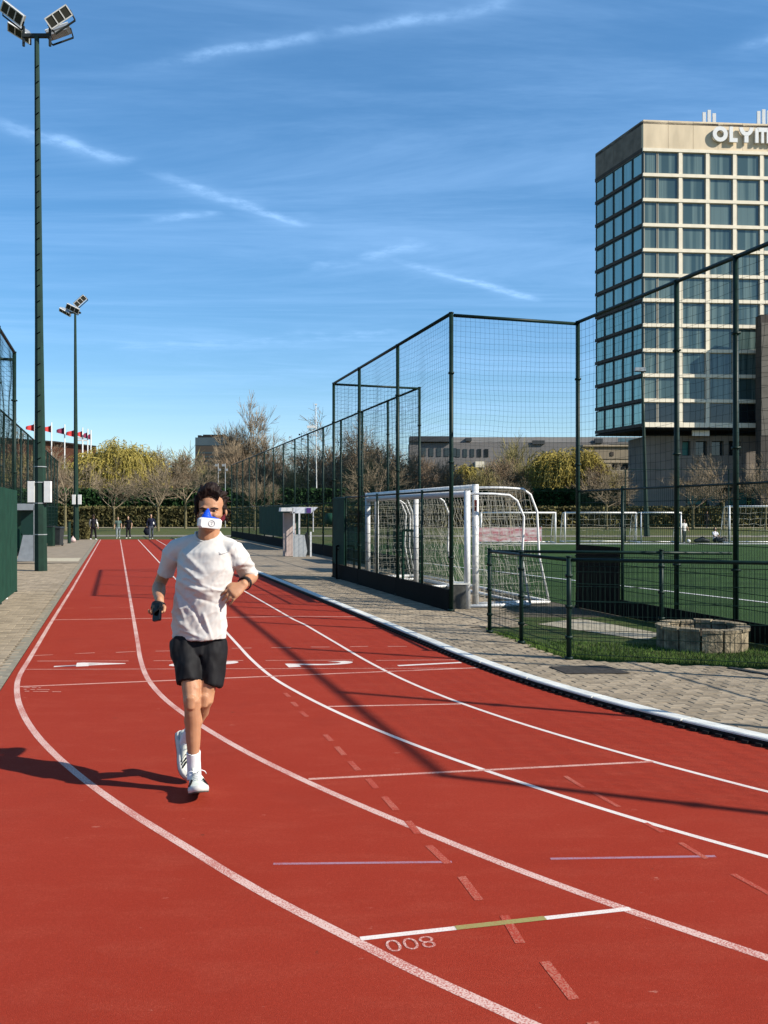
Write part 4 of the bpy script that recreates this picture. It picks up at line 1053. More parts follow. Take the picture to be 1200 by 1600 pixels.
# ------------------------------------------------------------------ buildings
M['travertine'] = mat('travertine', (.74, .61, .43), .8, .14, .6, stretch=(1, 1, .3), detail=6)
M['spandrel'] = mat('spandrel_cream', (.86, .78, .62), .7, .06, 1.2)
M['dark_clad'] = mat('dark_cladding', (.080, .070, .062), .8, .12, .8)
M['soffit'] = mat('soffit_dark', (.02, .02, .02), .8)
M['frame'] = mat('window_frame', (.42, .39, .32), .5)
M['frame_dark'] = mat('window_frame_dark', (.03, .05, .055), .4)
def glass_mat(name, ca, cb, rough=.06, cur=1.0, curtain=(.16, .28, .26)):
    m, N, L, b = new_mat(name)
    ca, cb, curtain = ([c * KA for c in q_] for q_ in (ca, cb, curtain))
    b.inputs['Roughness'].default_value = rough; b.inputs['Specular IOR Level'].default_value = .75
    tcn = N.new('ShaderNodeTexCoord'); oi = N.new('ShaderNodeObjectInfo')
    va = N.new('ShaderNodeVectorMath'); va.operation = 'MULTIPLY_ADD'; L.new(oi.outputs['Random'], va.inputs[0]); va.inputs[1].default_value = (37, 0, 53); L.new(tcn.outputs['Object'], va.inputs[2])
    mpn = N.new('ShaderNodeMapping'); L.new(va.outputs[0], mpn.inputs[0]); mpn.inputs['Scale'].default_value = (1.1, 1.1, .02)
    nz = N.new('ShaderNodeTexNoise'); nz.inputs['Scale'].default_value = 1.0; nz.inputs['Detail'].default_value = 1; L.new(mpn.outputs[0], nz.inputs[0])
    mr = N.new('ShaderNodeMapRange'); L.new(nz.outputs[0], mr.inputs[0]); mr.inputs[1].default_value = .44; mr.inputs[2].default_value = .56; mr.inputs[4].default_value = cur
    mp2 = N.new('ShaderNodeMapping'); L.new(va.outputs[0], mp2.inputs[0]); mp2.inputs['Scale'].default_value = (6, 6, .05)
    nz2 = N.new('ShaderNodeTexNoise'); nz2.inputs['Scale'].default_value = 1.0; L.new(mp2.outputs[0], nz2.inputs[0])
    cm = N.new('ShaderNodeMixRGB'); L.new(nz2.outputs[0], cm.inputs[0]); cm.inputs[1].default_value = (*[c * .55 for c in curtain], 1); cm.inputs[2].default_value = (*[c * 1.35 for c in curtain], 1)
    rm = N.new('ShaderNodeMixRGB'); L.new(oi.outputs['Random'], rm.inputs[0]); rm.inputs[1].default_value = (*ca, 1); rm.inputs[2].default_value = (*cb, 1)
    mxn = N.new('ShaderNodeMixRGB'); L.new(mr.outputs[0], mxn.inputs[0]); L.new(rm.outputs[0], mxn.inputs[1]); L.new(cm.outputs[0], mxn.inputs[2])
    L.new(mxn.outputs[0], b.inputs['Base Color'])
    return m
M['pane'] = glass_mat('hotel_glass_front', (.040, .075, .080), (.070, .115, .112), .08, .8, (.15, .215, .20))
M['pane_side'] = glass_mat('hotel_glass_side', (.34, .54, .50), (.42, .64, .58), .09, .5, (.30, .46, .42)); M['pane_side'].node_tree.nodes['Principled BSDF'].inputs['Metallic'].default_value = .38
M['pane_dark'] = glass_mat('dark_glass', (.012, .016, .02), (.02, .026, .03), .1, 0)
M['pane_teal'] = mat('teal_glass', (.05, .22, .19), .25, .15, .5)
HC = Vector((XX(1005, 113), 113, 0)); FRD = Vector((1, .078, 0)).normalized(); SDD = Vector((-.327, 1, 0)).normalized()
ZT = H(187, 113); ZB = H(667, 113); ZR = H(236, 113)
hotel = thing('hotel_tower', HC, 'tall hotel tower with a glazed grid facade and OLYM lettering under the roof', 'building')
NR = 11; rowh = (ZR - (ZB + .0)) / NR
FW = 26.0; SW = 11.3
def quadbox(a, d, w, z0, z1, th, outn):      # slab on the face starting at a along d, thickness th inwards from offset outn
    pass
fn = Vector((FRD.y, -FRD.x, 0)); sn = Vector((-SDD.y, SDD.x, 0)); 
# body core: prism
core = MB(); k0 = HC - fn * .55 + FRD * .35 - sn * .0; 
pA = HC + FRD * .4 + SDD * .45; pB = pA + FRD * (FW); pC = pB + SDD * SW; pD = pA + SDD * (SW - .6)
core.prism([Vector((p_.x, p_.y, ZB + .05)) for p_ in (pA, pB, pC, pD)], ZT - ZB - .4); part(core, 'wall', M['dark_clad'], hotel)
cap = MB(); q = [HC, HC + FRD * FW, HC + FRD * FW + SDD * SW, HC + SDD * SW]
# parapet band: front panels and side panels of stone
npn = 8
for i in range(npn):
    a_ = HC + FRD * (i * FW / npn + .02); b_ = HC + FRD * ((i + 1) * FW / npn - .02)
    part(MB().prism([Vector((p_.x, p_.y, ZR + .42)) for p_ in (a_, b_, b_ + SDD * .4, a_ + SDD * .4)], ZT - ZR - .42), 'parapet_panel', M['travertine'], hotel)
for i in range(5):
    a_ = HC + SDD * (i * SW / 5 + (.42 if i == 0 else .02)); b_ = HC + SDD * ((i + 1) * SW / 5 - .02)
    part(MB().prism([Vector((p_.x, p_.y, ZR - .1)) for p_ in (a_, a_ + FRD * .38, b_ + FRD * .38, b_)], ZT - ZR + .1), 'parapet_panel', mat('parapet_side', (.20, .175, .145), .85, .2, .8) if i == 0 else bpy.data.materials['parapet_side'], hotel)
part(MB().prism([Vector((p_.x, p_.y, ZT - .5)) for p_ in q], .3), 'roof', M['dark_clad'], hotel)
# horizontal bands at each storey
for r_ in range(NR + 1):
    z_ = ZR - r_ * rowh
    a_ = HC - fn * -.10; b_ = a_ + FRD * FW
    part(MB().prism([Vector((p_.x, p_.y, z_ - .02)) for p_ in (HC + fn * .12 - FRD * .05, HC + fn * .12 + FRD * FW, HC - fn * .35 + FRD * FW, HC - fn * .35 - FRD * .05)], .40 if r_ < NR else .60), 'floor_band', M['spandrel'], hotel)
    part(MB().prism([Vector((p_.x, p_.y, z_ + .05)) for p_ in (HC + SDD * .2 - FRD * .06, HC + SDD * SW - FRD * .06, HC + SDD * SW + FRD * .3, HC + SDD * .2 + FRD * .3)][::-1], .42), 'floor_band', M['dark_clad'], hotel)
bayx = [0.15, 1.85, 4.62] + [5.12 + i * 3.52 for i in range(7)]
wins = []
def wframe(w, h, m, name='window', t_=.09, d_=.12):
    mb = MB(); mb.box((w / 2, 0, t_ / 2), (w, d_, t_)); mb.box((w / 2, 0, h - t_ / 2), (w, d_, t_)); mb.box((t_ / 2, 0, h / 2), (t_, d_, h - 2 * t_)); mb.box((w - t_ / 2, 0, h / 2), (t_, d_, h - 2 * t_))
    return mb.mesh(name, m)
def pane_mesh(w, h, m): return MB().box((w / 2, .02, h / 2), (w - .1, .03, h - .1)).mesh('pane', m)
hh = rowh - .40
fz = math.atan2(FRD.y, FRD.x); sz_ = math.atan2(SDD.y, SDD.x)
fm = {}
def add_win(par, base, w, h, rot, fmat, pmat, key):
    if key not in fm: fm[key] = (wframe(w, h, fmat), pane_mesh(w, h, pmat))
    o = link('window', fm[key][0], par, base - Vector(par.location), (0, 0, rot)); link('pane', fm[key][1], o, (0, .03, 0))
for r_ in range(NR):
    z0 = ZR - (r_ + 1) * rowh + .38
    segs = [(.12, 1.85), (1.93, 4.55)] + [(5.10 + i * 3.56, 5.10 + i * 3.56 + 3.02) for i in range(6)]
    for j, (xa, xb) in enumerate(segs):
        if r_ >= 7 and j >= 5: continue
        add_win(hotel, HC + FRD * xa - fn * .12 + Vector((0, 0, z0)), xb - xa, hh, fz, M['frame'], M['pane'] if r_ < NR - 1 else M['pane_dark'], ('f', j if j < 2 else 2, r_ < NR - 1))
    for j in range(5):
        xa = .30 + j * 2.2; w_ = 2.1
        add_win(hotel, HC + SDD * (xa + w_) + FRD * .06 + Vector((0, 0, z0 - .12)), w_, hh + .10, sz_ + math.pi, M['frame_dark'], M['pane_side'], ('s',))
    for xa in [4.60] + [5.10 + i * 3.56 + 3.04 for i in range(5)]:
        part(MB().prism([Vector((p_.x, p_.y, z0 + .0)) for p_ in (HC + FRD * xa + fn * .06, HC + FRD * (xa + .45) + fn * .06, HC + FRD * (xa + .45) - fn * .3, HC + FRD * xa - fn * .3)], hh), 'mullion', M['spandrel'], hotel)
    # corner glass edge
    part(MB().prism([Vector((p_.x, p_.y, z0 - .1)) for p_ in (HC + fn * .02 - FRD * .02, HC + fn * .02 + FRD * .10, HC + SDD * .25, HC + SDD * .25 - FRD * .06)], hh + .1), 'corner_post', M['frame_dark'], hotel)
part(MB().prism([Vector((p_.x, p_.y, ZB - .25)) for p_ in (HC + FRD * .1 + SDD * .1, HC + FRD * FW + SDD * .1, HC + FRD * FW + SDD * SW, HC + SDD * SW)], .24), 'soffit', M['soffit'], hotel)
# antennas on the roof
for px, hts in ((1107, (2.1, 2.5, 1.9)), (1192, (2.3, 2.6, 2.4))):
    for i, h_ in enumerate(hts):
        x_ = XX(px, 116) + (i - 1) * .65; p_ = Vector((x_, 116, ZT - .3))
        part(MB().tube([p_, p_ + Vector((0, 0, h_))], .07, 6), 'antenna_pole', M['grey_metal'], hotel); part(MB().box(p_ + Vector((0, -.2, h_ * .72)), (.42, .22, 1.9)), 'antenna_panel', M['white_metal'], hotel)
# lettering OLYM
def letter(shape, x0, w, zb, h, th=.25):
    mb = MB(); nO = 28
    def P3(u, v, d): p_ = HC + FRD * (x0 + u * w) + fn * (.18 + d); return Vector((p_.x, p_.y, zb + v * h))
    def poly(pts):
        n_ = len(mb.v); k = len(pts)
        mb.v += [tuple(P3(u, v, th)) for u, v in pts] + [tuple(P3(u, v, 0)) for u, v in pts]
        mb.f.append(tuple(range(n_, n_ + k))); mb.f.append(tuple(range(n_ + k, n_ + 2 * k))[::-1])
        for i in range(k): mb.f.append((n_ + i, n_ + k + i, n_ + k + (i + 1) % k, n_ + (i + 1) % k))
    def arc(cx_, cy_, rx, ry, ti, a0, a1, n_=14, ty=None):
        ty = ty or ti
        for i in range(n_):
            a_, b_ = a0 + (a1 - a0) * i / n_, a0 + (a1 - a0) * (i + 1) / n_
            poly([(cx_ + rx * math.cos(a_), cy_ + ry * math.sin(a_)), (cx_ + rx * math.cos(b_), cy_ + ry * math.sin(b_)), (cx_ + (rx - ti) * math.cos(b_), cy_ + (ry - ty) * math.sin(b_)), (cx_ + (rx - ti) * math.cos(a_), cy_ + (ry - ty) * math.sin(a_))])
    if shape == 'O': arc(.5, .5, .5, .5, .26, 0, 2 * math.pi, nO, .26)
    if shape == 'L': poly([(0, 1), (0, 0), (1, 0), (1, .26), (.42, .26), (.42, 1)])
    if shape == 'Y': arc(.5, .98, .5, .56, .26, math.pi, 2 * math.pi, 14, .26); poly([(.36, 0), (.64, 0), (.64, .44), (.36, .44)])
    if shape == 'M':
        poly([(0, 0), (.22, 0), (.22, .95), (0, .95)]); poly([(.22, .72), (.78, .72), (.9, 1.0), (.12, 1.0)]); poly([(.42, 0), (.60, 0), (.60, .72), (.42, .72)]); poly([(.80, 0), (1.0, 0), (1.0, .95), (.80, .95)])
    if shape == 'P': poly([(0, 0), (.28, 0), (.28, 1), (0, 1)]); arc(.45, .68, .5, .32, .26, -math.pi / 2, math.pi / 2, 10, .2)
    if shape == 'I': poly([(.0, 0), (1, 0), (1, 1), (0, 1)])
    if shape == 'C': arc(.5, .5, .5, .5, .26, .7, 2 * math.pi - .7, 20, .26)
    return part(mb, 'sign_letter', M['white_metal'], hotel)
zb_ = H(222, 113.5); hl = 1.95; x_ = XX(1115, 113) - HC.x
for ch, w_ in (('O', 1.95), ('L', 1.05), ('Y', 1.85), ('M', 1.9), ('P', 1.4), ('I', .45), ('C', 1.8)):
    letter(ch, x_, w_, zb_, hl); x_ += w_ + .24
# dark slab tower in front at the right edge
db_ = thing('side_block', at(1215, 111), 'dark grey windowless block rising at the right edge in front of the hotel', 'building')
xa = XX(1181, 112); mb = MB().box((xa + 5, 111.3, H(490, 110) / 2), (10, 1.6, H(490, 110))); part(mb, 'wall', M['dark_clad'], db_)
for i in range(9):
    z_ = 12 + i * 1.55; part(MB().box((xa + 5, 110.47, z_), (9.9, .06, 1.50)), 'cladding_panel', mat('slab_panel', (.16, .145, .125), .8, .15, .7) if i == 0 else bpy.data.materials['slab_panel'], db_)
# podium
pod = thing('hotel_podium', at(1110, 116), 'dark brown hotel podium with square openings and teal ground floor glass', 'building')
yp = 116.0
def fbx(px0, px1, py0, py1, y, th, name, m, par, dy=0):
    x0, x1 = XX(px0, y), XX(px1, y); z0, z1 = H(py1, y), H(py0, y)
    return part(MB().box(((x0 + x1) / 2, y + th / 2 + dy, (z0 + z1) / 2), (x1 - x0, th, z1 - z0)), name, m, par)
M['pod'] = mat('podium_cladding', (.22, .19, .16), .85, .12, .6)
# wall built around the openings
fbx(1008, 1260, 681, 689, yp, 8, 'wall', M['pod'], pod); fbx(1008, 1062, 689, 712, yp, 8, 'wall', M['pod'], pod)
ops = [(1066, 1079), (1087, 1105), (1112, 1131), (1139, 1158)]
prev = 1062
for (xa_, xb_) in ops:
    fbx(prev, xa_, 689, 712, yp, 8, 'wall', M['pod'], pod); prev = xb_
fbx(prev, 1260, 689, 712, yp, 8, 'wall', M['pod'], pod)
fbx(1008, 1260, 712, 752, yp, 8, 'wall', M['pod'], pod); fbx(1008, 1072, 752, 830, yp, 8, 'wall', M['pod'], pod)
for i, (xa_, xb_) in enumerate(ops):
    x0, x1 = XX(xa_, yp), XX(xb_, yp); z0, z1 = H(712, yp), H(689, yp)
    key = ('p', i); fm[key] = (wframe(x1 - x0, z1 - z0, M['frame_dark']), pane_mesh(x1 - x0, z1 - z0, M['pane_dark'] if i else M['pane_teal']))
    add_win(pod, Vector((x0, yp + .7, z0)), x1 - x0, z1 - z0, 0, M['frame_dark'], M['pane_dark'], key)
fbx(1082, 1109, 672.5, 681, yp - 1.2, .25, 'sign_board', M['white_metal'], pod)
fbx(1090, 1260, 750, 755, yp - 1.5, 1.5, 'canopy', mat('steel_beam', (.16, .16, .15), .6, .1, 2), pod)
fbx(1072, 1260, 755, 770, yp + .8, .4, 'upper_strip', M['soffit'], pod)
for (xa_, xb_) in ((1075, 1100), (1106, 1128), (1135, 1150), (1156, 1170), (1176, 1198)):
    x0, x1 = XX(xa_, yp), XX(xb_, yp); z0, z1 = H(789, yp), H(769, yp)
    key = ('g', xa_); add_win(pod, Vector((x0, yp + .6, z0)), x1 - x0, z1 - z0, 0, M['frame_dark'], M['pane_teal'], key)
fbx(1072, 1260, 789, 830, yp + .7, .4, 'plinth', M['dark_clad'], pod)
for (xa_, ya_, xb_, yb_) in ((1094, 760, 1112, 792), (1121, 757, 1098, 782), (1172, 755, 1203, 790), (1112, 792, 1140, 768), (1150, 755, 1132, 792)):
    part(MB().beam(P(xa_, ya_, yp - .3), P(xb_, yb_, yp - .3), .30, .30), 'brace', bpy.data.materials['steel_beam'], pod)
# long low office building
off = thing('office_building', at(810, 210), 'long low grey office building behind the trees between bay and hotel', 'building')
yo = 205.0
M['office'] = mat('office_grey', (.19, .18, .175), .8, .08, .3); M['office_dark'] = mat('office_roof', (.06, .065, .07), .7, .1, .3)
fbx(655, 992, 692, 830, yo, 14, 'wall', M['office'], off); fbx(652, 1000, 683, 691.5, yo + .8, 12, 'roof', mat('office_roof_pale', (.27, .26, .25), .7, .1, .2), off)
fbx(640, 706, 681.5, 690, yo - .8, 6, 'roof_plant', M['office_dark'], off); fbx(640, 657, 690, 830, yo - .4, 12, 'wall', M['office'], off)
for px in range(716, 770, 11): fbx(px - 3, px + 3, 701.5, 714, yo - .12, .15, 'window', M['pane_dark'], off)
for px in range(662, 712, 12): fbx(px - 3.5, px + 3.5, 700, 713, yo - .12, .15, 'window', M['pane_dark'], off)
fbx(832, 851, 688, 694, yo - .4, .4, 'roof_vent', M['office_dark'], off); fbx(930, 942, 685, 692, yo - .4, 1, 'roof_vent', M['office_dark'], off); fbx(728, 737, 684, 689, yo - .2, 1, 'roof_vent', M['office_dark'], off)
for i in range(3): fbx(966 + i * 12, 977 + i * 12, 684.5, 690.5, yo - 1, .3, 'window', mat('blue_pane', (.10, .16, .19), .2, .1, 1) if i == 0 else bpy.data.materials['blue_pane'], off)
fbx(743, 757, 721, 730, yo - 3, 3, 'porch', M['spandrel'], off)
# beige stepped building
bg2 = thing('beige_building', at(950, 150), 'beige stepped building with strip windows left of the hotel', 'building')
ye = 150.0; M['beige'] = mat('beige_render', (.40, .34, .25), .85, .1, .5); M['beige2'] = mat('beige_band', (.30, .255, .19), .85, .1, .5)
fbx(912, 989, 697, 717, ye, 9, 'wall', M['beige2'], bg2); fbx(911, 990, 695, 697.5, ye - .3, 9.5, 'roof', M['beige'], bg2)
fbx(912, 988, 717, 723, ye + .1, 9, 'wall', M['beige'], bg2)
fbx(912, 955, 723, 735, ye + .2, 9, 'wall', M['beige'], bg2); fbx(984, 988, 723, 735, ye + .2, 9, 'wall', M['beige'], bg2)
for (xa_, xb_) in ((956, 967), (969, 983)):
    x0, x1 = XX(xa_, ye), XX(xb_, ye); z0, z1 = H(735, ye), H(724, ye); add_win(bg2, Vector((x0, ye + .4, z0)), x1 - x0, z1 - z0, 0, M['frame'], M['pane_dark'], ('b', xa_))
fbx(912, 989, 735, 745, ye + .1, 9, 'wall', M['beige2'], bg2); fbx(912, 989, 745, 830, ye + .3, 9, 'wall', M['beige'], bg2)
fbx(954, 959, 706, 712, ye - .1, .2, 'vent', M['dark_clad'], bg2)
# dark tower behind the bare tree
dt = thing('dark_tower', at(333, 330), 'square dark brown tower block behind the largest bare tree', 'building')
yd = 330.0; M['tower'] = mat('tower_brown', (.075, .062, .050), .85, .15, .25)
fbx(305, 361, 686, 830, yd, 14, 'wall', M['tower'], dt)
for i in range(1, 15):
    y0_ = 700 + i * 6.2
    fbx(306, 360, y0_, y0_ + 2.5, yd - .06, .1, 'window_strip', M['pane_dark'], dt)
fbx(305, 361, 683.5, 696, yd - .1, 14.2, 'top_storey', mat('top_glass', (.07, .10, .12), .2, .1, .3), dt); fbx(317, 349, 679, 684, yd + 1, 10, 'roof_plant', M['soffit'], dt); fbx(309, 314, 680, 684, yd, 4, 'roof_vent', M['soffit'], dt)
# brick stadium with flags
stad = thing('brick_stadium', at(100, 245), 'red brown brick stadium wall behind the left trees', 'stadium')
ysd = 240.0; M['stad'] = mat('stadium_brick', (.165, .070, .042), .9, .15, .8)
part(slab2([P(-40, 830, ysd), P(150, 830, ysd), P(150, 698, ysd), P(86, 691, ysd), P(0, 684, ysd), P(-40, 682, ysd)], 8), 'wall', M['stad'], stad)
part(MB().beam(P(-40, 681.5, ysd - .3), P(86, 690.3, ysd - .3), .5, .35), 'coping', M['dark_clad'], stad); part(MB().beam(P(86, 690.3, ysd - .3), P(150, 697.5, ysd - .3), .5, .35), 'coping', M['dark_clad'], stad)
M['flag'] = mat('flag_red', (.50, .045, .045), .8, .25, 1.5); M['flag2'] = mat('flag_purple', (.20, .03, .07), .8, .25, 1.5)
fl_lab = ['leftmost red flag, just left of the near mast', 'red flag right of the near mast', 'darker red flag in the middle of the row', 'red flag just left of the second mast', 'narrow red flag just right of the second mast', 'dark red flag, second from the right', 'rightmost dark red flag']
for i, (px, top_, w_, m_) in enumerate(((54, 662, 13, 'flag'), (80.5, 664, 12, 'flag'), (101, 667, 12, 'flag2'), (117, 671, 13, 'flag'), (129, 672, 7, 'flag'), (137, 674, 6, 'flag2'), (142, 676, 4, 'flag2'))):
    y_ = 232; b_ = at(px, y_); fp = thing('flag_pole', b_, fl_lab[i] + ' over the stadium', 'flag', 'flags over the stadium')
    part(MB().tube([Vector((b_.x, y_, 0)), Vector((b_.x, y_, H(top_ - 4, y_)))], .16, 6), 'pole', M['white_metal'], fp)
    mb = MB(); L_ = []; R_ = []
    for k in range(7):
        t_ = k / 6; x__ = XX(px - .3 - w_ * t_, y_); yy_ = y_ + .5 * math.sin(t_ * 6); L_.append(Vector((x__, yy_, H(top_ + t_ * 5, y_)))); R_.append(Vector((x__, yy_, H(top_ + 12 - t_ * 3, y_))))
    mb.strip(L_, R_); o = part(mb, 'flag', M[m_], fp); sm = o.modifiers.new('thick', 'SOLIDIFY'); sm.thickness = .03
mr_ = thing('signal_mast', at(129, 236), 'white lattice scoreboard mast amid the flags', 'mast')
for z_ in (688, 684, 680): part(MB().box(P(129, z_, 236), (2.6, .4, .35)), 'cross_bar', M['white_metal'], mr_)
part(MB().tube([at(129, 236), P(129, 676, 236)], .2, 6), 'pole', M['white_metal'], mr_)
# light pole beyond the fence
lp = thing('white_mast', at(494, 130), 'thin white camera mast rising behind the far right fence', 'mast')
part(MB().tube([at(495, 130), P(493.5, 632, 130)], [.085, .055], 8), 'pole', M['white_metal'], lp)
part(MB().box(P(486, 667, 129.8), (1.1, .4, .35)), 'camera_housing', M['white_metal'], lp); part(MB().beam(P(483, 671, 130), P(494, 674, 130), .14, .14), 'arm', M['white_metal'], lp); part(MB().box(P(493.5, 632, 130), (.35, .3, .18)), 'lamp_head', M['white_metal'], lp)
for i, (px, y_, t_, lab) in enumerate(((456, 150, 680, 'thin pole with small lamp behind the far right fence, left one'), (471, 150, 676, 'thin pole with dark lamp behind the far right fence, right one'), (341, 105, 724, 'white sports lamp pole above the runner\'s head, left one'), (352, 105, 724, 'white sports lamp pole above the runner\'s head, right one'))):
    sp_ = thing('lamp_post', at(px, y_), lab, 'lamp post', 'small far lamp posts'); mm = M['grey_metal'] if i != 1 else M['dark_grey']
    part(MB().tube([at(px, y_), P(px, t_, y_)], .045, 6), 'pole', mm, sp_)
    for k in range(2): part(MB().box(P(px + (k * 5 - 3), t_ + 3 + k * 7, y_), (.28, .2, .26)), 'lamp_head', mm, sp_)
#P0#
# ------------------------------------------------------------------ people
def ell(mb, pts, rads, xdir=(1, 0, 0), n=14, round_ends=True):
    """closed loft of ellipses; rads = [(a along xdir, b across), ...]"""
    pts = [Vector(p) for p in pts]; rads = [(r, r) if isinstance(r, (int, float)) else r for r in rads]
    if round_ends:
        d0 = (pts[0] - pts[1]).normalized(); d1 = (pts[-1] - pts[-2]).normalized()
        a0, b0 = rads[0]; a1, b1 = rads[-1]; m0 = min(a0, b0); m1 = min(a1, b1)
        pts = [pts[0] + d0 * m0 * .9, pts[0] + d0 * m0 * .6] + pts + [pts[-1] + d1 * m1 * .6, pts[-1] + d1 * m1 * .9]
        rads = [(a0 * .4, b0 * .4), (a0 * .8, b0 * .8)] + rads + [(a1 * .8, b1 * .8), (a1 * .4, b1 * .4)]
    base = len(mb.v); X0 = Vector(xdir)
    for i, p in enumerate(pts):
        d = (pts[min(i + 1, len(pts) - 1)] - pts[max(i - 1, 0)]).normalized()
        x = (X0 - d * X0.dot(d))
        x = x.normalized() if x.length > 1e-4 else d.orthogonal().normalized()
        y = d.cross(x)
        for k in range(n):
            a = 2 * math.pi * k / n; mb.v.append(tuple(p + x * math.cos(a) * rads[i][0] + y * math.sin(a) * rads[i][1]))
    for i in range(len(pts) - 1):
        for k in range(n):
            k2 = (k + 1) % n; mb.f.append((base + i * n + k, base + i * n + k2, base + (i + 1) * n + k2, base + (i + 1) * n + k))
    mb.f.append(tuple(base + k for k in range(n))[::-1]); mb.f.append(tuple(base + (len(pts) - 1) * n + k for k in range(n)))
    return mb
def vox(name, mb, size, m, par, smooth=3, disp=None, cut=None):
    l = Vector((0, 0, 0)); q = par
    while q is not None: l += Vector(q.location); q = q.parent
    tmp = bpy.data.objects.new('tmp', mb.mesh('tmp', None)); C.objects.link(tmp)
    r_ = tmp.modifiers.new('r', 'REMESH'); r_.mode = 'VOXEL'; r_.voxel_size = size
    if smooth:
        s_ = tmp.modifiers.new('s', 'SMOOTH'); s_.factor = .5; s_.iterations = smooth
    bpy.context.view_layer.update()
    me = bpy.data.meshes.new_from_object(tmp.evaluated_get(bpy.context.evaluated_depsgraph_get()))
    bpy.data.objects.remove(tmp)
    if disp:
        nr = [v.normal.copy() for v in me.vertices]
        for v, n_ in zip(me.vertices, nr): v.co = disp(v.co.copy(), n_)
    for v in me.vertices: v.co -= l
    me.name = name; me.materials.clear(); me.materials.append(m); me.polygons.foreach_set('use_smooth', [True] * len(me.polygons)); me.update()
    o = bpy.data.objects.new(name, me); C.objects.link(o); o.parent = par
    return o
def skin_mat(name, col):
    col = tuple(c * KA for c in col)
    m, N, L, b = new_mat(name)
    tcn = N.new('ShaderNodeTexCoord'); nz = N.new('ShaderNodeTexNoise'); nz.inputs['Scale'].default_value = 22; nz.inputs['Detail'].default_value = 6; L.new(tcn.outputs['Object'], nz.inputs[0]); b.inputs['Specular IOR Level'].default_value = .3
    mxn = N.new('ShaderNodeMixRGB'); L.new(nz.outputs[0], mxn.inputs[0]); mxn.inputs[1].default_value = (*[c * .82 for c in col], 1); mxn.inputs[2].default_value = (min(1, col[0] * 1.12), col[1] * 1.12, col[2] * 1.1, 1)
    L.new(mxn.outputs[0], b.inputs['Base Color']); b.inputs['Roughness'].default_value = .55
    b.inputs['Subsurface Weight'].default_value = .12; b.inputs['Subsurface Radius'].default_value = (.6, .25, .12); b.inputs['Subsurface Scale'].default_value = .02
    return m
M['skin'] = skin_mat('skin', (.45, .225, .125))
M['shirt'] = mat('shirt_cloth', (.62, .60, .57), .95, .03, 30, .15, 500, bdist=.001)
M['shorts'] = mat('shorts_cloth', (.0045, .0045, .006), .75, .2, 20, spec=.25)
M['hair'] = mat('dark_hair', (.014, .007, .005), .62, .5, 30, .6, 160, stretch=(1, 1, .35), bdist=.004)
M['mask_blue'] = mat('mask_blue', (.012, .075, .60), .38)
M['mask_white'] = mat('mask_white', (.76, .76, .75), .42)
M['strap'] = mat('mask_strap', (.11, .012, .02), .7)
M['ink'] = mat('grey_print', (.25, .25, .26), .6)
M['sock'] = mat('sock_white', (.74, .74, .76), .9, .05, 60, .3, 300, bdist=.001)
M['shoe'] = mat('shoe_mesh', (.70, .72, .62), .8, .08, 40, .3, 400, bdist=.001)
M['sole'] = mat('shoe_foam', (.62, .62, .58), .7, .08, 30)
M['outsole'] = mat('shoe_outsole', (.075, .065, .06), .7, .3, 30)
M['shoeblack'] = mat('shoe_black', (.012, .012, .014), .5)
M['screen_black'] = mat('black_plastic', (.004, .004, .005), .15)

def PR(px, py, y): return P(px, py, y)
run = thing('person', Vector((-1.1, 5.38, 0)), 'running man in white T-shirt and black shorts with a blue and white breathing mask', 'person')
body = MB()
# torso and pelvis
eR = PR(248, 916, 5.54); wR = PR(249, 939, 5.27); eL = PR(394, 900, 5.60); wL = PR(381, 913, 5.315)
hipR = PR(293, 985, 5.42); hipL = PR(333, 985, 5.42); shR = PR(272, 862, 5.45); shL = PR(370, 864, 5.33)
ell(body, [PR(312, 1003, 5.42), PR(313, 975, 5.42), PR(317, 940, 5.40), PR(320, 900, 5.38), PR(322, 868, 5.38), PR(324, 850, 5.40)], [(.125, .08), (.13, .085), (.13, .085), (.145, .095), (.15, .09), (.09, .06)])
ell(body, [shR.lerp(shL, .06) + Vector((0, .01, 0)), PR(322, 848, 5.40), shL.lerp(shR, .06) + Vector((0, .02, 0))], [.036, .055, .036], (0, 1, 0)); ell(body, [shR.lerp(shL, .08), shR.lerp(eR, .3)], [.036, .042]); ell(body, [shL.lerp(shR, .08) + Vector((0, .02, 0)), shL.lerp(eL, .3)], [.036, .042])
# neck
ell(body, [PR(325, 856, 5.41), PR(326, 838, 5.375), PR(328, 815, 5.365)], [(.070, .065), (.067, .068), (.060, .062)])
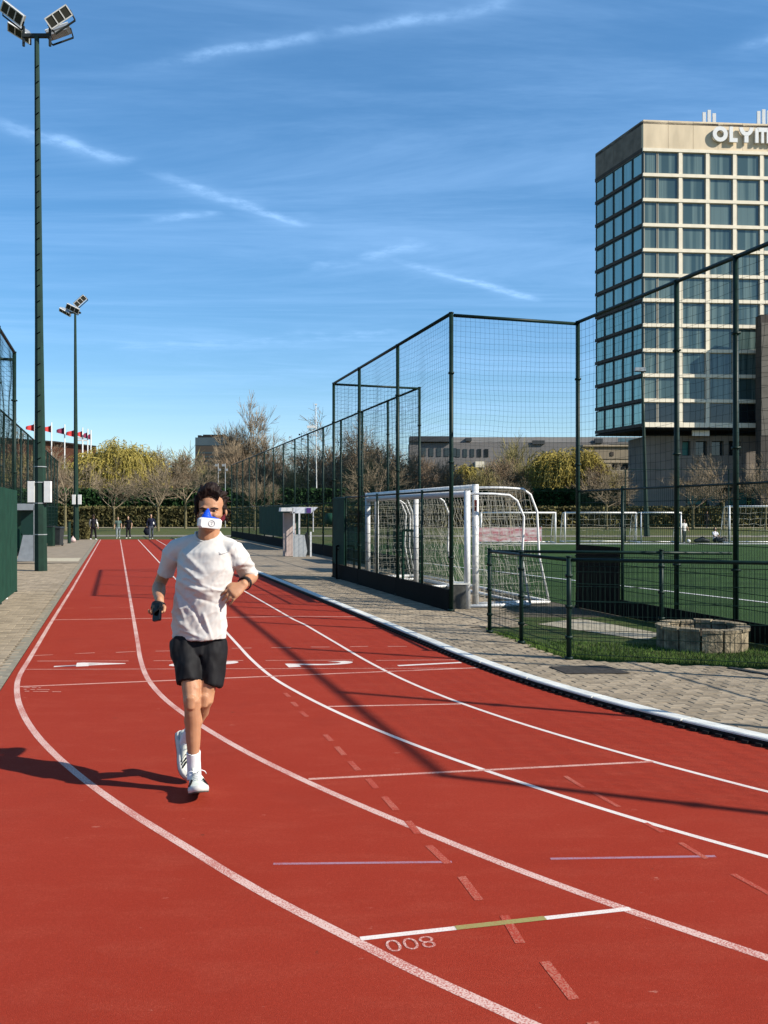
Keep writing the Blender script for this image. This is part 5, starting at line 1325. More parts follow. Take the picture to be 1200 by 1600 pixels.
# legs
kR = PR(300, 1096, 5.24); aR = PR(303, 1203, 5.335); kL = PR(321, 1093, 5.33); aL = PR(289, 1162, 5.60)
def leg(hip, knee, ank, back):
    th = knee - hip; sh = ank - knee; bk = Vector((0, 1, 0)) if back else Vector((0, 1, .1))
    ell(body, [hip, hip.lerp(knee, .35), hip.lerp(knee, .7), hip.lerp(knee, .93)], [(.066, .07), (.068, .073), (.058, .062), (.050, .053)])
    ell(body, [hip.lerp(knee, .88), knee + Vector((0, -.006, 0)), knee.lerp(ank, .10)], [(.050, .052), (.050, .053), (.045, .049)])
    ell(body, [knee.lerp(ank, .02), knee.lerp(ank, .16), knee.lerp(ank, .34) + bk * .012, knee.lerp(ank, .55) + bk * .006, knee.lerp(ank, .78), ank], [(.045, .049), (.047, .051), (.048, .054), (.043, .048), (.034, .037), (.033, .038)])
    ell(body, [knee.lerp(ank, .12) + Vector((.022, .012, 0)), knee.lerp(ank, .30) + Vector((.026, .020, 0)), knee.lerp(ank, .48) + Vector((.016, .014, 0))], [(.022, .027), (.030, .032), (.020, .024)])
    ell(body, [knee.lerp(ank, .12) + Vector((-.020, .008, 0)), knee.lerp(ank, .28) + Vector((-.027, .012, 0)), knee.lerp(ank, .44) + Vector((-.018, .008, 0))], [(.021, .027), (.027, .031), (.020, .024)])
    ell(body, [hip.lerp(knee, .62) + Vector((.020, -.018, 0)), hip.lerp(knee, .82) + Vector((.024, -.020, 0)), hip.lerp(knee, .93) + Vector((.018, -.014, 0))], [.026, .032, .020])
    ell(body, [knee + Vector((0, -.048, .03)), knee + Vector((0, -.046, -.03))], [(.028, .014), (.024, .012)])
leg(hipR, kR, aR, True); leg(hipL, kL, aL, True)
# arms
def arm(s, e, w):
    ell(body, [s.lerp(e, .22), s.lerp(e, .4), s.lerp(e, .65), e], [.040, .042, .040, .037])
    ell(body, [s.lerp(e, .93), e, e.lerp(w, .2), e.lerp(w, .45), e.lerp(w, .8), w], [.037, .039, .042, .039, .030, (.029, .022)], (0, .3, 1))
arm(shR, eR, wR); arm(shL, eL, wL)
# hands
def hand(w, fwd, across, palm_n, curls, lens, thumb, pl=.088, pw=.040):
    """across points from little finger to index; palm_n out of the palm"""
    fwd = fwd.normalized(); across = (across - fwd * across.dot(fwd)).normalized(); pn = fwd.cross(across).normalized()
    if pn.dot(palm_n) < 0: pn = -pn
    ell(body, [w - fwd * .01, w + fwd * .03, w + fwd * .06, w + fwd * pl], [(.027, .019), (.036, .017), (.042, .016), (.041, .013)], across)
    for i in range(4):
        off = across * (-.031 + i * .0212); base = w + fwd * (pl - .012 + (.0 if i in (1, 2) else -.004)) + off + across * 0
        L = lens[i]; d = (fwd + across * (-.12 + i * .08)).normalized(); pts = [base - d * .01]; p_ = base; ang = 0
        for j, fr_ in enumerate((.48, .30, .24)):
            ang += curls[j]; dd = d * math.cos(ang) + pn * math.sin(ang); p_ = p_ + dd * L * fr_; pts.append(p_)
        ell(body, pts, [.0100, .0092, .0084, .0074], across, 8)
    tb = w + fwd * .025 + across * .030; td, tl_ = thumb
    d1 = (fwd * td[0] + across * td[1] + pn * td[2]).normalized(); d2 = (fwd * (td[0] + .5) + across * (td[1] - .35) + pn * td[2]).normalized()
    ell(body, [tb - across * .015, tb + d1 * tl_ * .5, tb + d1 * tl_ * .5 + d2 * tl_ * .5], [.016, .0125, .0098], across, 8)
# viewer-right hand (his left): back of the hand faces the camera, fingers point down-left
hand(wL, Vector((-.088, -.062, -.068)), Vector((-.75, .10, .60)), Vector((-.35, .9, -.2)), (.35, .45, .25), (.076, .086, .090, .082), ((.75, .55, .35), .064))
# viewer-left hand (his right): hangs forward, closed round a black phone
hand(wR, Vector((-.004, -.055, -.085)), Vector((1, -.15, 0)), Vector((0, -.8, .5)), (.55, .9, .7), (.062, .070, .074, .066), ((.8, .55, .45), .066), .078)
# feet inside the shoes
# head ------------------------------------------------
HD = Vector((-1.030, 5.345, 1.558)); HS = 1.03
def hp(x, y, z, sx=1): return HD + Vector((x, y, z)) * HS
prof = [(.000, .022, -.066, -.020), (.010, .036, -.078, .000), (.030, .050, -.084, .030), (.055, .060, -.086, .062), (.080, .066, -.084, .080), (.105, .0695, -.080, .092), (.130, .0715, -.083, .098), (.155, .0725, -.084, .100), (.180, .070, -.077, .096), (.205, .060, -.060, .082), (.225, .040, -.034, .055), (.236, .018, -.010, .028)]
n_ = 24; b0 = len(body.v)
for (z_, hw, yf, yb_) in prof:
    cy_ = (yf + yb_) / 2 + .0; ry = (yb_ - yf) / 2
    for k in range(n_):
        a = 2 * math.pi * k / n_; ca, sa = math.cos(a), math.sin(a); e_ = .92
        body.v.append(tuple(hp(hw * math.copysign(abs(ca) ** e_, ca), cy_ + ry * math.copysign(abs(sa) ** e_, sa), z_)))
for i in range(len(prof) - 1):
    for k in range(n_):
        k2 = (k + 1) % n_; body.f.append((b0 + i * n_ + k, b0 + i * n_ + k2, b0 + (i + 1) * n_ + k2, b0 + (i + 1) * n_ + k))
body.f.append(tuple(b0 + k for k in range(n_))[::-1]); body.f.append(tuple(b0 + (len(prof) - 1) * n_ + k for k in range(n_)))
ell(body, [hp(0, -.080, .118), hp(0, -.094, .092), hp(0, -.104, .072)], [(.009, .010), (.012, .013), (.017, .014)], n=10)       # nose
ell(body, [hp(-.050, -.070, .128), hp(-.025, -.083, .131), hp(0, -.080, .127), hp(.025, -.083, .131), hp(.050, -.070, .128)], [.008, .010, .008, .010, .008], (0, 0, 1), 8)   # brow
ell(body, [hp(-.020, -.082, .045), hp(0, -.090, .045), hp(.020, -.082, .045)], [.006, .009, .006], (0, 0, 1), 8)       # lips
for s_ in (-1, 1):
    ell(body, [hp(s_ * .074, .008, .078), hp(s_ * .083, .014, .100), hp(s_ * .084, .020, .122)], [(.007, .012), (.009, .020), (.007, .016)], n=10)   # ears
    ell(body, [hp(s_ * .036, -.070, .088), hp(s_ * .050, -.050, .088)], [.018, .016], n=8)                   # cheekbones
def facedisp(p, n):
    for s_ in (-1, 1):
        c_ = hp(s_ * .031, -.078, .1135); d = ((p.x - c_.x) / .016) ** 2 + ((p.z - c_.z) / .0085) ** 2
        if p.y < HD.y - .03 and d < 9: p = p + Vector((0, .013 * math.exp(-d), 0))
    p = p + n * noise.noise(p * 30) * .0008
    return p
bodyo = vox('body', body, .0048, M['skin'], run, 7, facedisp)
for s_ in (-1, 1):
    mb = MB(); ell(mb, [hp(s_ * .031, -.0735, .1135), hp(s_ * .031, -.0705, .1135)], [(.012, .0055), (.012, .0055)], n=12, round_ends=False); e_ = part(mb, 'eye', mat('eye_white_shaded', (.30, .24, .21), .3), run, True)  # eye white darkened in its colour, standing for shade under the brow
    mb = MB(); ell(mb, [hp(s_ * .031, -.0775, .1130), hp(s_ * .031, -.072, .1130)], [(.0055, .005), (.0055, .005)], n=10, round_ends=False); part(mb, 'iris', M['hair'], e_)
    mb = MB(); ell(mb, [hp(s_ * .016, -.0915, .1255), hp(s_ * .034, -.0925, .1300), hp(s_ * .052, -.074, .1265)], [.0035, .0045, .003], (0, 0, 1), 8); part(mb, 'eyebrow', M['hair'], run, True)
# hair: a tousled, swept back mop
hb = MB(); rh = random.Random(4)
ell(hb, [hp(0, .035, .085), hp(0, .030, .13), hp(0, .028, .175), hp(0, .026, .215), hp(0, .016, .240)], [(.080, .078), (.086, .082), (.086, .082), (.070, .074), (.044, .05)], n=20)
for k in range(150):
    a_ = rh.uniform(-1.25, math.pi + 1.25)     # round the head; -pi/2 is the face
    z0 = rh.uniform(.135, .215) if -.0 > 0 else (.168 + rh.uniform(0, .05))
    x0 = .074 * math.cos(a_); y0 = .012 + .088 * math.sin(a_)
    if y0 < -.035 and abs(x0) > .035: continue
    if y0 < -.045: z0 = rh.uniform(.200, .225)
    elif y0 > .02: z0 = rh.uniform(.07, .21)
    else: z0 = rh.uniform(.125, .215)
    k_ = 1 - max(0, (z0 - .16)) * 4.5
    p0 = Vector((x0 * k_, y0 * (k_ if y0 > 0 else .75 + .25 * k_), z0)); out = Vector((x0, y0 - .01, 0)).normalized()
    side_ = rh.choice((-1, 1)) * .3
    d = (out * rh.uniform(.2, .55) + Vector((side_, .75 if z0 > .17 else .25, .55 if z0 > .15 else -.35))).normalized()
    L = rh.uniform(.035, .06); p1 = p0 + d * L * .5; p2 = p1 + (d + Vector((0, .5, -.7 if z0 > .12 else -.4)) * .8).normalized() * L * .6
    r0 = rh.uniform(.006, .0105); ell(hb, [hp(*p0), hp(*p1), hp(*p2)], [r0, r0 * 1.1, r0 * .45], (1, 0, 0), 6)
for k in range(16):           # fringe pushed up from the forehead
    x0 = -.050 + k * .0066; p0 = Vector((x0, -.062 - .012 * (1 - (x0 / .06) ** 2), .203 - .030 * (x0 / .052) ** 2 + rh.uniform(0, .006)))
    ell(hb, [hp(*p0), hp(p0.x * 1.1 + rh.uniform(-.01, .01), p0.y - .010, p0.z + .032), hp(p0.x * 1.15 + rh.uniform(-.015, .01), p0.y + .015, p0.z + .060), hp(p0.x, p0.y + .055, p0.z + .055)], [.008, .011, .011, .006], (1, 0, 0), 6)
for k in range(12):           # left temple falls forward
    z0 = .10 + k * .008; ell(hb, [hp(-.070, -.02, z0 + .02), hp(-.084 + rh.uniform(-.004, .004), -.032, z0 + .005), hp(-.080, -.040, z0 - .025)], [.009, .010, .005], (1, 0, 0), 6)
vox('hair', hb, .0042, M['hair'], run, 1, lambda p, n: p + n * (noise.noise(Vector((p.x * 90, p.y * 25, p.z * 60))) * .004))
# mask --------------------------------------------------
mk = MB()
ell(mk, [hp(0, -.098, .117), hp(-.001, -.114, .098), hp(-.002, -.124, .078), hp(-.003, -.124, .056)], [(.009, .012), (.020, .022), (.031, .032), (.041, .038)], n=16)
ell(mk, [hp(-.050, -.080, .060), hp(0, -.108, .064), hp(.048, -.080, .060)], [.014, .022, .014], (0, 0, 1), 10)
maskc = vox('face_mask', mk, .003, M['mask_blue'], run, 2, lambda p, n: p + n * (.0015 * math.sin((p.z - 1.6) * 520)))
bxm = Matrix.Rotation(R(17), 3, 'Z') @ Matrix.Rotation(R(6), 3, 'Y')
bc = PR(327.3, 817.6, 5.205)
def rbox(mb, c, sx, sy, sz, m3, ch=.010, taper=.8):
    # chamfered block, front (-y) slightly narrower
    pts = []
    for (yy, k_) in ((-sy / 2, taper), (-sy / 2 + ch, 1.0), (sy / 2, 1.0)):
        w, h = sx / 2 * k_, sz / 2 * (k_ + (1 - k_) * .5)
        pts.append([(-w + ch, yy, -h), (w - ch, yy, -h), (w, yy, -h + ch), (w, yy, h - ch), (w - ch, yy, h), (-w + ch, yy, h), (-w, yy, h - ch), (-w, yy, -h + ch)])
    b_ = len(mb.v)
    for rr in pts:
        for q in rr: mb.v.append(tuple(Vector(c) + m3 @ Vector(q)))
    for i in range(2):
        for k in range(8): mb.f.append((b_ + i * 8 + k, b_ + i * 8 + (k + 1) % 8, b_ + (i + 1) * 8 + (k + 1) % 8, b_ + (i + 1) * 8 + k))
    mb.f.append(tuple(b_ + k for k in range(8))[::-1]); mb.f.append(tuple(b_ + 16 + k for k in range(8)))
mb = MB(); rbox(mb, bc, .132, .085, .060, bxm, .010, .80); fb = part(mb, 'filter_box', M['mask_white'], maskc)
mb = MB(); rr = []
def bp(x, z): return bc + bxm @ Vector((x, -.0437, z))
for k in range(21):
    a = 2 * math.pi * k / 20; rr.append(bp(.008 + .0175 * math.cos(a), .0175 * math.sin(a)))
mb.tube(rr, .0013, 5, False)
mb.tube([bp(.002, .006), bp(.008, .009), bp(.013, .005), bp(.008, -.001), bp(.008, -.008)], .0012, 5); part(mb, 'emblem', M['ink'], maskc)
for s_ in (-1, 1):
    mb = MB(); mb.strip([hp(s_ * .052, -.092, .060), hp(s_ * .074, -.052, .078), hp(s_ * .081, -.012, .096)], [hp(s_ * .050, -.092, .036), hp(s_ * .072, -.052, .050), hp(s_ * .082, -.010, .066)])
    o = part(mb, 'strap', M['strap'], maskc); sm = o.modifiers.new('t', 'SOLIDIFY'); sm.thickness = .003
# shirt ---------------------------------------------------
sb = MB()
ell(sb, [PR(311, 997, 5.41), PR(311, 975, 5.41), PR(312, 950, 5.40), PR(314, 925, 5.385), PR(318, 903, 5.375), PR(321, 885, 5.37), PR(322, 868, 5.375), PR(324, 851, 5.395), PR(325, 840, 5.42), PR(325.5, 829, 5.45)],
    [(.180, .124), (.178, .130), (.172, .130), (.165, .130), (.175, .132), (.185, .126), (.184, .116), (.140, .082), (.100, .058), (.068, .040)], (.930, -.368, 0), 28, False)
def sleeve(s, e, k1, r1, nx):
    ell(sb, [PR(nx, 847, 5.40), Vector(s) + (Vector(s) - PR(nx, 847, 5.40)) * -.1 + Vector((0, 0, .008)), Vector(s) + Vector((0, .0, -.012)), s.lerp(e, k1 * .55), s.lerp(e, k1)], [(.060, .060), (.066, .068), (.068, .072), r1, (r1[0] * 1.03, r1[1] * 1.03)], (1, 0, 0), 20, False)
sleeve(PR(270, 863, 5.45), PR(251, 916, 5.54), .62, (.053, .060), 315)
sleeve(PR(371, 866, 5.335), PR(392, 902, 5.60), .84, (.055, .062), 334)
folds = []   # (x0,z0,x1,z1,width,amp) ridges on the front, in metres
def fz_(px0, py0, px1, py1, w, a):
    p0 = PR(px0, py0, 5.27); p1 = PR(px1, py1, 5.27); folds.append((p0.x, p0.z, p1.x, p1.z, w, a))
fz_(282, 862, 318, 892, .016, .009); fz_(276, 880, 316, 908, .014, .010); fz_(288, 893, 312, 912, .010, -.010); fz_(272, 905, 330, 930, .016, .010)
fz_(285, 903, 318, 903, .008, .006); fz_(290, 918, 345, 922, .010, .007); fz_(270, 925, 300, 950, .014, -.009); fz_(275, 935, 290, 975, .012, .010)
fz_(266, 960, 300, 990, .016, .012); fz_(296, 905, 352, 926, .007, .005); fz_(358, 880, 335, 905, .010, .006); fz_(361, 870, 352, 895, .008, -.006)
fz_(300, 950, 322, 990, .010, -.008); fz_(318, 960, 330, 998, .010, .008); fz_(340, 950, 345, 998, .012, .006); fz_(280, 985, 320, 998, .008, .006); fz_(300, 930, 340, 945, .010, -.006)
def shirtdisp(p, n):
    front = max(0.0, min(1.0, (5.42 - p.y) / .06)); d = 0
    for (x0, z0, x1, z1, w, a) in folds:
        dx_, dz_ = x1 - x0, z1 - z0; L2_ = dx_ * dx_ + dz_ * dz_; t = max(0, min(1, ((p.x - x0) * dx_ + (p.z - z0) * dz_) / L2_))
        q2 = (p.x - x0 - dx_ * t) ** 2 + (p.z - z0 - dz_ * t) ** 2; d += a * math.exp(-q2 / (w * w)) * front * (.5 + .5 * math.sin(math.pi * min(1, max(0, t + .15))))
    u_ = p.x * .8 + p.z * .6; v_ = -p.x * .6 + p.z * .8
    d += noise.noise(Vector((u_ * 6, v_ * 22, p.y * 8))) * .0075 * (1.25 if p.z < 1.25 else .6) + noise.noise(Vector((p.x * 11, p.z * 6, p.y * 11 + 4))) * .004
    d += (.5 - abs(noise.noise(Vector((u_ * 7 + 3, v_ * 20, p.y * 9 + 2))))) ** 3 * .024 * (1.2 if p.z < 1.3 else .5) - .002
    d += noise.noise(Vector((p.x * 50, p.z * 32, p.y * 50))) * .0012
    if abs(p.x - XX(390, 5.45)) < .10 and p.z > 1.2 and p.x > XX(372, 5.4): d += noise.noise(Vector((p.x * 12, p.z * 40, 3))) * .007
    if p.z < 1.0: d += (1.0 - p.z) * .08 * noise.noise(Vector((p.x * 14, 0, 2)))
    return p + n * d
shirt = vox('t_shirt', sb, .0058, M['shirt'], run, 3, shirtdisp)
# hem band and collar
from mathutils.bvhtree import BVHTree
bvh = BVHTree.FromPolygons([shirt.matrix_basis @ v.co + Vector(run.location) for v in shirt.data.vertices], [tuple(q.vertices) for q in shirt.data.polygons])
cc = PR(325, 843, 5.395); rr = []
for k in range(29):
    a = 2 * math.pi * k / 28; f_ = max(0, -math.sin(a)); rr.append(cc + Vector((.074 * math.cos(a), (.078 if math.sin(a) < 0 else .05) * math.sin(a),   .040 - .052 * f_ + .004 * abs(math.cos(a)))))
part(MB().tube(rr, .0065, 8, False), 'collar', M['shirt'], shirt, True)
sw = [(342.5, 863.0, 342.0, 861.0), (343.5, 866.4, 343.5, 864.0), (345.2, 866.4, 345.2, 865.0), (349, 865.4, 348.5, 864.4), (353, 864.2, 352.5, 863.5), (356.3, 862.8, 356, 862.4)]
L_ = []; R_ = []
for x0, y0, x1, y1 in sw:
    for (x_, y_, T_) in ((x0, y0, L_), (x1, y1, R_)):
        o_ = Vector((0, 0, CAMH)); d_ = (PR(x_, y_, 5.2) - o_).normalized(); h_ = bvh.ray_cast(o_, d_)
        T_.append((h_[0] if h_[0] is not None else PR(x_, y_, 5.26)) - d_ * .004)
part(MB().strip(L_, R_), 'chest_logo', M['ink'], shirt)
# shorts ----------------------------------------------------
qb = MB()
ell(qb, [PR(311, 985, 5.42), PR(311, 1002, 5.42), PR(310, 1018, 5.42)], [(.140, .10), (.158, .112), (.160, .12)], n=24, round_ends=False)
ell(qb, [PR(290, 1002, 5.41), PR(291, 1022, 5.37), PR(294, 1045, 5.32), PR(295.5, 1066, 5.29)], [(.084, .108), (.090, .106), (.077, .094), (.069, .086)], n=20, round_ends=False)
ell(qb, [PR(332, 1002, 5.42), PR(333, 1022, 5.40), PR(332, 1046, 5.38), PR(329, 1071, 5.36)], [(.082, .108), (.082, .108), (.073, .098), (.064, .085)], n=20, round_ends=False)
vox('shorts', qb, .007, M['shorts'], run, 2, lambda p, n: p + n * (noise.noise(Vector((p.x * 13, p.y * 9, p.z * 7))) * .016 + noise.noise(Vector((p.x * 30, p.y * 20, p.z * 16))) * .006))
# socks
sk = MB(); d_ = (aR - kR).normalized(); ell(sk, [kR.lerp(aR, .73), kR.lerp(aR, .86), aR + Vector((.001, 0, 0)), aR + Vector((.006, -.02, -.055))], [(.0425, .045), (.0405, .043), (.041, .046), (.042, .06)], n=18, round_ends=False)
s1 = vox('sock', sk, .004, M['sock'], run, 2)
part(MB().strip([PR(293, 1178.5, 5.262), PR(294.5, 1180.5, 5.258), PR(297.5, 1181, 5.255), PR(300.5, 1179.2, 5.255)], [PR(293.8, 1178.3, 5.262), PR(295, 1179.6, 5.258), PR(297.5, 1180, 5.255), PR(300.8, 1178.6, 5.255)]), 'sock_logo', M['shoeblack'], s1)
sk = MB(); ell(sk, [kL.lerp(aL, .70), kL.lerp(aL, .86), aL + Vector((0, 0, 0)), aL + Vector((.01, -.02, -.03))], [(.041, .043), (.040, .042), (.041, .045), (.042, .05)], n=18, round_ends=False)
vox('sock', sk, .004, M['sock'], run, 2)
# shoes
def shoe(par, heel, toe_dir, up):
    f_ = toe_dir.normalized(); u_ = (up - f_ * up.dot(f_)).normalized(); r_ = f_.cross(u_)
    def W(x, y, z): return heel + (r_ * x * 1.12 + f_ * y * 1.04 + u_ * z * 1.1)
    up_ = MB(); secs = [(.002, .026, .072), (.020, .033, .090), (.055, .036, .098), (.095, .037, .094), (.125, .040, .090), (.155, .043, .078), (.190, .046, .064), (.225, .046, .052), (.255, .040, .044), (.278, .027, .036), (.290, .012, .030)]
    n_ = 18; b_ = 0
    for (y, hw, zt) in secs:
        for k in range(n_):
            a = 2 * math.pi * k / n_; ca, sa = math.cos(a), math.sin(a); zz = .022 + (zt - .022) * (.5 + .5 * math.copysign(abs(sa) ** .8, sa)); sx = 1.0 - .28 * max(0, sa)
            up_.v.append(tuple(W(hw * ca * sx, y, zz)))
    for i in range(len(secs) - 1):
        for k in range(n_):
            k2 = (k + 1) % n_; up_.f.append((i * n_ + k, i * n_ + k2, (i + 1) * n_ + k2, (i + 1) * n_ + k))
    up_.f.append(tuple(range(n_))[::-1]); up_.f.append(tuple((len(secs) - 1) * n_ + k for k in range(n_)))
    sh_ = vox('shoe', up_, .0038, M['shoe'], par, 2)
    def outline(g, z0, z1, nm, m, spring=.012):
        o_ = MB(); L = [(-.006, .018), (.0, .030), (.03, .037), (.08, .038), (.13, .040), (.18, .048), (.225, .050), (.26, .043), (.285, .028), (.298, .010)]
        tz = lambda y: spring * max(0, (y - .2) / .1) ** 2
        ring_ = [( w + g, y) for y, w in L] + [(-w - g, y) for y, w in L[::-1]]
        n0 = len(ring_)
        o_.v = [tuple(W(x, y, z0 + tz(y))) for x, y in ring_] + [tuple(W(x * 1.03, y, (z0 + z1) / 2 + tz(y))) for x, y in ring_] + [tuple(W(x * .97, y, z1 + tz(y))) for x, y in ring_]
        o_.f = [tuple(range(n0)), tuple(range(2 * n0, 3 * n0))[::-1]] + [(j * n0 + i, (j + 1) * n0 + i, (j + 1) * n0 + (i + 1) % n0, j * n0 + (i + 1) % n0) for j in range(2) for i in range(n0)]
        return part(o_, nm, m, sh_, True)
    outline(.002, .004, .034, 'midsole', M['sole']); outline(.000, -.002, .0045, 'outsole', M['outsole'])
    for y in (.205, .225, .245):
        for s_ in (-1, 1): part(MB().beam(W(s_ * .047, y - .01, .034), W(s_ * .028, y - .045, .066), .004, .009, up=tuple(r_)), 'side_stripe', M['shoeblack'], sh_)
    for j in range(5):
        y = .118 + j * .018; z = .097 - j * .0075
        part(MB().tube([W(-.022, y, z - .008), W(0, y + .006, z + .002), W(.022, y, z - .008)], .0028, 6), 'lace', M['sock'], sh_, True)
    for s_ in (-1, 1): part(MB().tube([W(0, .125, .096), W(s_ * .028, .13, .108), W(s_ * .045, .118, .098), W(s_ * .052, .105, .084)], .0026, 6), 'lace_loop', M['sock'], sh_, True)
    part(MB().beam(W(-.001, .103, .085), W(.0, .098, .125), .040, .008, up=tuple(f_)), 'tongue', M['shoe'], sh_)
    return sh_
shoe(run, Vector((-1.126, 5.365, .006)), Vector((.080, -.285, .062)), Vector((-.04, 0, 1)))
shoe(run, Vector((-1.290, 5.655, .268)), Vector((.078, -.150, -.238)), Vector((.75, -.62, .30)))
# watch
d_ = (eL - wL).normalized(); c_ = wL + d_ * .022; x_ = d_.orthogonal().normalized(); y_ = d_.cross(x_)
wt = MB(); wt.tube([c_ - d_ * .013, c_ + d_ * .013], [.0345, .0375], 16, False); wo_ = part(wt, 'wristwatch', M['shoeblack'], run, True); sm = wo_.modifiers.new('t', 'SOLIDIFY'); sm.thickness = .006; sm.offset = 1
nn = Vector((-.25, -.75, .55)); nn = (nn - d_ * nn.dot(d_)).normalized(); xx_ = d_.cross(nn).normalized()
part(MB().box(c_ + nn * .036, (.042, .034, .011), Matrix((d_, xx_, nn)).transposed()), 'watch_face', M['screen_black'], wo_)
# phone in the other hand
f_ = Vector((.03, -.30, -.95)).normalized(); s_ = Vector((.80, -.60, .12)); s_ = (s_ - f_ * s_.dot(f_)).normalized(); n2_ = f_.cross(s_)
pc = PR(245.5, 956, 5.165)
ph = thing('mobile_phone', pc, 'black mobile phone gripped in the hand on the left of the running man', 'phone')
mb = MB(); rbox(mb, pc, .062, .016, .108, Matrix((s_, -n2_, -f_)).transposed(), .006, .95); part(mb, 'phone_case', M['screen_black'], ph)
part(MB().box(pc - (-n2_) * .0075 * 1 + Vector((-.018, 0, .03)), (.016, .004, .016)), 'camera_window', M['dark_grey'], ph)
mb = MB().beam(pc + Vector((-.03, -.012, -.015)), pc + Vector((.03, -.014, .03)), .022, .006); part(mb, 'hand_strap', M['shoeblack'], ph)
hs_ = MB(); f2_ = Vector((-.004, -.055, -.085)).normalized(); c2_ = wR + f2_ * .035; hs_.tube([c2_ - f2_ * .016, c2_ + f2_ * .016], [.040, .042], 16, False); o = part(hs_, 'wrist_loop', M['shoeblack'], ph, True); o.scale = (1, 1, 1)

# small people farther away
def small_person(loc, h, yaw, label, cols, swing=.3, arms=.25, sit=False, lean=0.0, sleeves=None, hair_c=(.03, .02, .015), group=None, armout=.08):
    t = thing('person', loc, label, 'person', group, 0.0); s = h / 1.75; rot = Matrix.Rotation(yaw, 3, 'Z'); O = Vector(loc)
    def W(x, y, z): return O + rot @ Vector((x, y - lean * z, z)) * s
    sk = skin_mat('skin_small', (.50, .30, .20)) if 'skin_small' not in bpy.data.materials else bpy.data.materials['skin_small']
    tm = mat('top_' + label[:12], cols[0], .85, .12, 9, .3, 30); pm_ = mat('trousers_' + label[:9], cols[1], .85, .15, 9)
    b = MB(); tp = MB(); tr_ = MB()
    if sit: hz = .12; hips = [W(-.09, 0, hz), W(.09, 0, hz)]; knees = [W(-.18, -.32, .34), W(.18, -.30, .34)]; ank = [W(-.12, -.50, .06), W(.14, -.50, .06)]; dz_ = -.78
    else: hz = .90; hips = [W(-.09, 0, hz), W(.09, 0, hz)]; knees = [W(-.10, -.42 * math.sin(swing), .49), W(.10, .42 * math.sin(swing) - .04, .50)]; ank = [W(-.10, -.78 * math.sin(swing) + .03, .09), W(.10, .85 * math.sin(swing), .11)]; dz_ = 0
    sh = [W(-.185, 0, 1.42 + dz_), W(.185, 0, 1.42 + dz_)]
    ell(b, [W(0, 0, hz), W(0, 0, 1.15 + dz_), W(0, 0, 1.38 + dz_)], [(.13 * s, .09 * s), (.12 * s, .08 * s), (.14 * s, .09 * s)], rot @ Vector((1, 0, 0)), 10)
    ell(b, [W(0, 0, 1.42 + dz_), W(0, -.01, 1.56 + dz_)], [.05 * s, .05 * s]); ell(b, [W(0, -.02, 1.58 + dz_), W(0, -.02, 1.65 + dz_), W(0, -.01, 1.71 + dz_)], [(.055 * s, .065 * s), (.07 * s, .09 * s), (.05 * s, .07 * s)], rot @ Vector((1, 0, 0)), 12)
    ell(b, [W(0, -.10, 1.63 + dz_), W(0, -.125, 1.60 + dz_)], [.01 * s, .014 * s], n=6)
    ell(tp, [W(0, 0, hz + .02), W(0, 0, 1.12 + dz_), W(0, 0, 1.32 + dz_), W(0, 0, 1.44 + dz_)], [(.155 * s, .115 * s), (.145 * s, .105 * s), (.175 * s, .115 * s), (.12 * s, .08 * s)], rot @ Vector((1, 0, 0)), 14)
    for i, sg in ((0, -1), (1, 1)):
        ell(b, [hips[i], knees[i], ank[i]], [.08 * s, .055 * s, .04 * s]); ell(tr_, [hips[i], hips[i].lerp(knees[i], .5), knees[i], knees[i].lerp(ank[i], .95)], [.10 * s, .085 * s, .07 * s, .06 * s])
        fd = rot @ Vector((0, -1, 0)); ell(b, [ank[i] + Vector((0, 0, -.04 * s)), ank[i] + fd * .1 * s + Vector((0, 0, -.055 * s))], [.04 * s, .032 * s])
        sw_ = arms * (1 if i == 0 else -1); e_ = sh[i] + rot @ Vector((sg * armout, .26 * math.sin(sw_), -.27)) * s; w_ = e_ + rot @ Vector((sg * .02, -.10 + .1 * math.sin(sw_), -.23)) * s
        if sit: e_ = sh[i] + rot @ Vector((sg * .04, -.12, -.22)) * s; w_ = e_ + rot @ Vector((-sg * .08, -.2, -.08)) * s
        ell(b, [sh[i], e_, w_], [.048 * s, .04 * s, .028 * s])
        hd = (w_ - e_).normalized(); ax = rot @ Vector((0, 1, 0))
        ell(b, [w_, w_ + hd * .08 * s], [(.032 * s, .018 * s), (.038 * s, .016 * s)], ax, 8)
        for k in range(4): ell(b, [w_ + hd * .075 * s + ax * (k - 1.5) * .020 * s, w_ + hd * (.155 - abs(k - 1.4) * .012) * s + ax * (k - 1.5) * .021 * s], [.0095 * s, .008 * s], n=6)
        ell(b, [w_ + hd * .03 * s - ax * .03 * s, w_ + hd * .085 * s - ax * .055 * s], [.012 * s, .009 * s], n=6)
        ell(tp if sleeves is None else tr_ if False else tp, [sh[i], sh[i].lerp(e_, .6)] + ([e_, e_.lerp(w_, .9)] if sleeves == 'long' else []), [.062 * s, .058 * s] + ([.05 * s, .04 * s] if sleeves == 'long' else []))
        if isinstance(sleeves, tuple):
            slm = mat('sleeve_' + label[:10], sleeves, .8); mb_ = MB(); ell(mb_, [sh[i] + rot @ Vector((sg * .012, 0, -.03)) * s, e_, e_.lerp(w_, .9)], [.067 * s, .056 * s, .042 * s]); vox('sleeve', mb_, .014, slm, t, 1)
        shoe_ = MB(); ell(shoe_, [ank[i] + Vector((0, 0, -.045 * s)) - fd * .05 * s, ank[i] + fd * .06 * s + Vector((0, 0, -.05 * s)), ank[i] + fd * .14 * s + Vector((0, 0, -.06 * s))], [(.045 * s, .045 * s), (.045 * s, .035 * s), (.038 * s, .022 * s)], rot @ Vector((1, 0, 0)), 10)
        part(shoe_, 'shoe', M['sole'], t, True)
